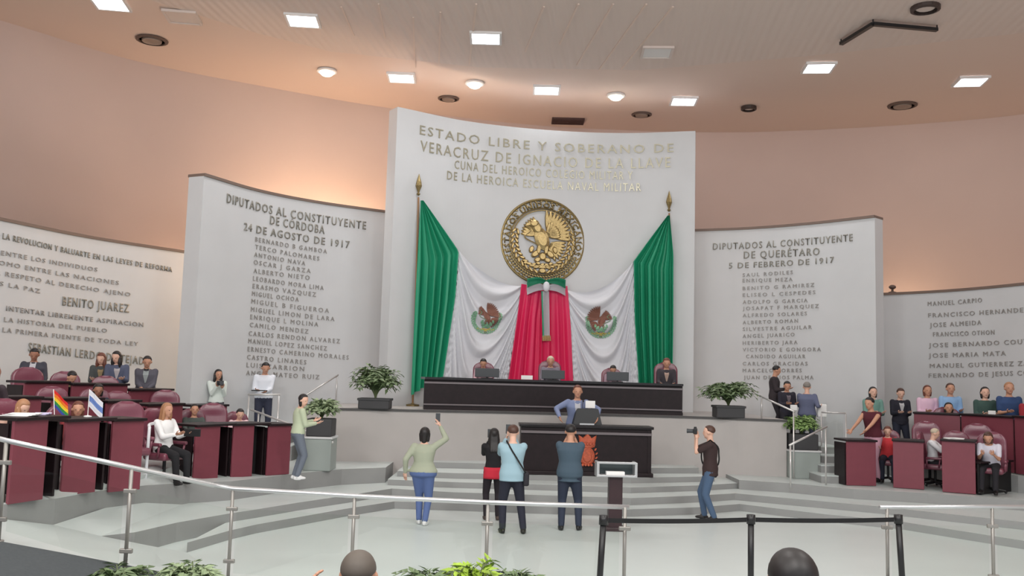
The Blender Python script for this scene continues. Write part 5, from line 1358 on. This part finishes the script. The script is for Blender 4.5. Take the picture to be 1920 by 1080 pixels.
simple_rail('pale handrail rising from the post in front of the right plinth', [wz(1480, 835, 17.7), wz(1550, 800, 18.6)], [(wz(1482, 834, 17.72), .45), (wz(1548, 801, 18.58), .45)])
q0 = wz(1540, 773, 20.6); q1 = wz(1586, 775, 20.4)
rail_thing('thin framed glass railing between the right plinth and the right rows', [q0, q1], [(q0, .45), (q1, .45)], .018, True, clamp=False, mm=m_chrome, pr=.015, gtop=.04)
# side stairs up to the dais: four treads each side, pale nosing
for side, x0, x1, zb in ((-1, 470, 565, .57), (1, 1545, 1590, .45)):
    n = 4
    for k in range(n):
        d = (18.6 if side < 0 else 18.9) + k * .55; z = zb + (k + 1) * .16
        if side < 0 and k < 1: continue
        bm = B(); a = xy(x0 - 4, d); b = xy(x1 - 4 * k, d)
        for mi, s0, s1 in ((0, z - .02, z), (1, zb - .1, z - .02)): box(bm, ((a + b) / 2, (d + 22.3) / 2, (s0 + s1) / 2), (b - a, 22.3 - d, s1 - s0), mi=mi)
        struct('floor_%s_stair_%d' % ('left' if side < 0 else 'right', k + 1), bm, [m_floor, m_riser])

# ---------------------------------------------------------------- belt barrier
SP = [(1132, 966, .045), (1408, 965, 0), (1684, 965, -.05)]
tips = []
for (x, y, tl), lab in zip(SP, ('left stanchion, beside the end of the long handrail', 'middle stanchion, left of the man with very short black hair', 'right stanchion, beside the short handrail')):
    p = RZ(x, y, 1.0); base = V((p.x - tl * 1.0, p.y, 0)); tips.append(p)
    t = thing('belt_stanchion', 'black ' + lab, 'stanchion', tuple(base), 0, 'black belt stanchions')
    bm = B(); tube(bm, [V((0, 0, .03)), V((tl, 0, .97))], .034, 14); new_obj('pole', bm, m_blackmetal, t, True)
    bm = B(); tube(bm, [V((tl * .93, 0, .90)), V((tl, 0, 1.0))], .048, 16); new_obj('belt_cassette', bm, m_blackmetal, t, True)
    bm = B(); lathe(bm, [(.17, 0), (.17, .02), (.05, .045), (.04, .05)], seg=28); new_obj('base', bm, m_blackmetal, t, True)
for i, l in ((0, 'black retractable belt stretched from the left to the middle stanchion'), (1, 'black retractable belt stretched from the middle to the right stanchion')):
    a, b = tips[i], tips[i + 1]; o = (a + b) / 2; bm = B(); n = 12; g = []
    for k in range(n + 1):
        u = k / n; p = a.lerp(b, .03 + .94 * u) - o; s = -.012 * 4 * u * (1 - u)
        g.append([bm.verts.new(p + V((0, dy, dz + s - .055))) for dy, dz in ((-.0015, -.025), (.0015, -.025), (.0015, .025), (-.0015, .025))])
    for A_, B_ in zip(g, g[1:]):
        for k in range(4): bm.faces.new((A_[k], A_[(k + 1) % 4], B_[(k + 1) % 4], B_[k]))
    bm.faces.new(g[0][::-1]); bm.faces.new(g[-1])
    tag(new_obj('barrier_belt', bm, m_belt, loc=o), l, 'belt', 'barrier belts')
# small dark lamp on top of the right outer wall
p = PRO.P(1668, 552, -.2); bm = B(); lathe(bm, [(.10, 0), (.10, .03), (.03, .05), (.03, .10)], seg=14); ball(bm, (0, 0, .16), (.09, .09, .06))
tag(new_obj('wall_top_lamp', bm, m_ring, loc=(p.x, p.y, ZRO + .06)), 'small dark spotlight fitting on top of the right outer wall panel', 'lamp')
for o in [o for o in bpy.data.objects if o.get('label') == '']: bpy.data.objects.remove(o)
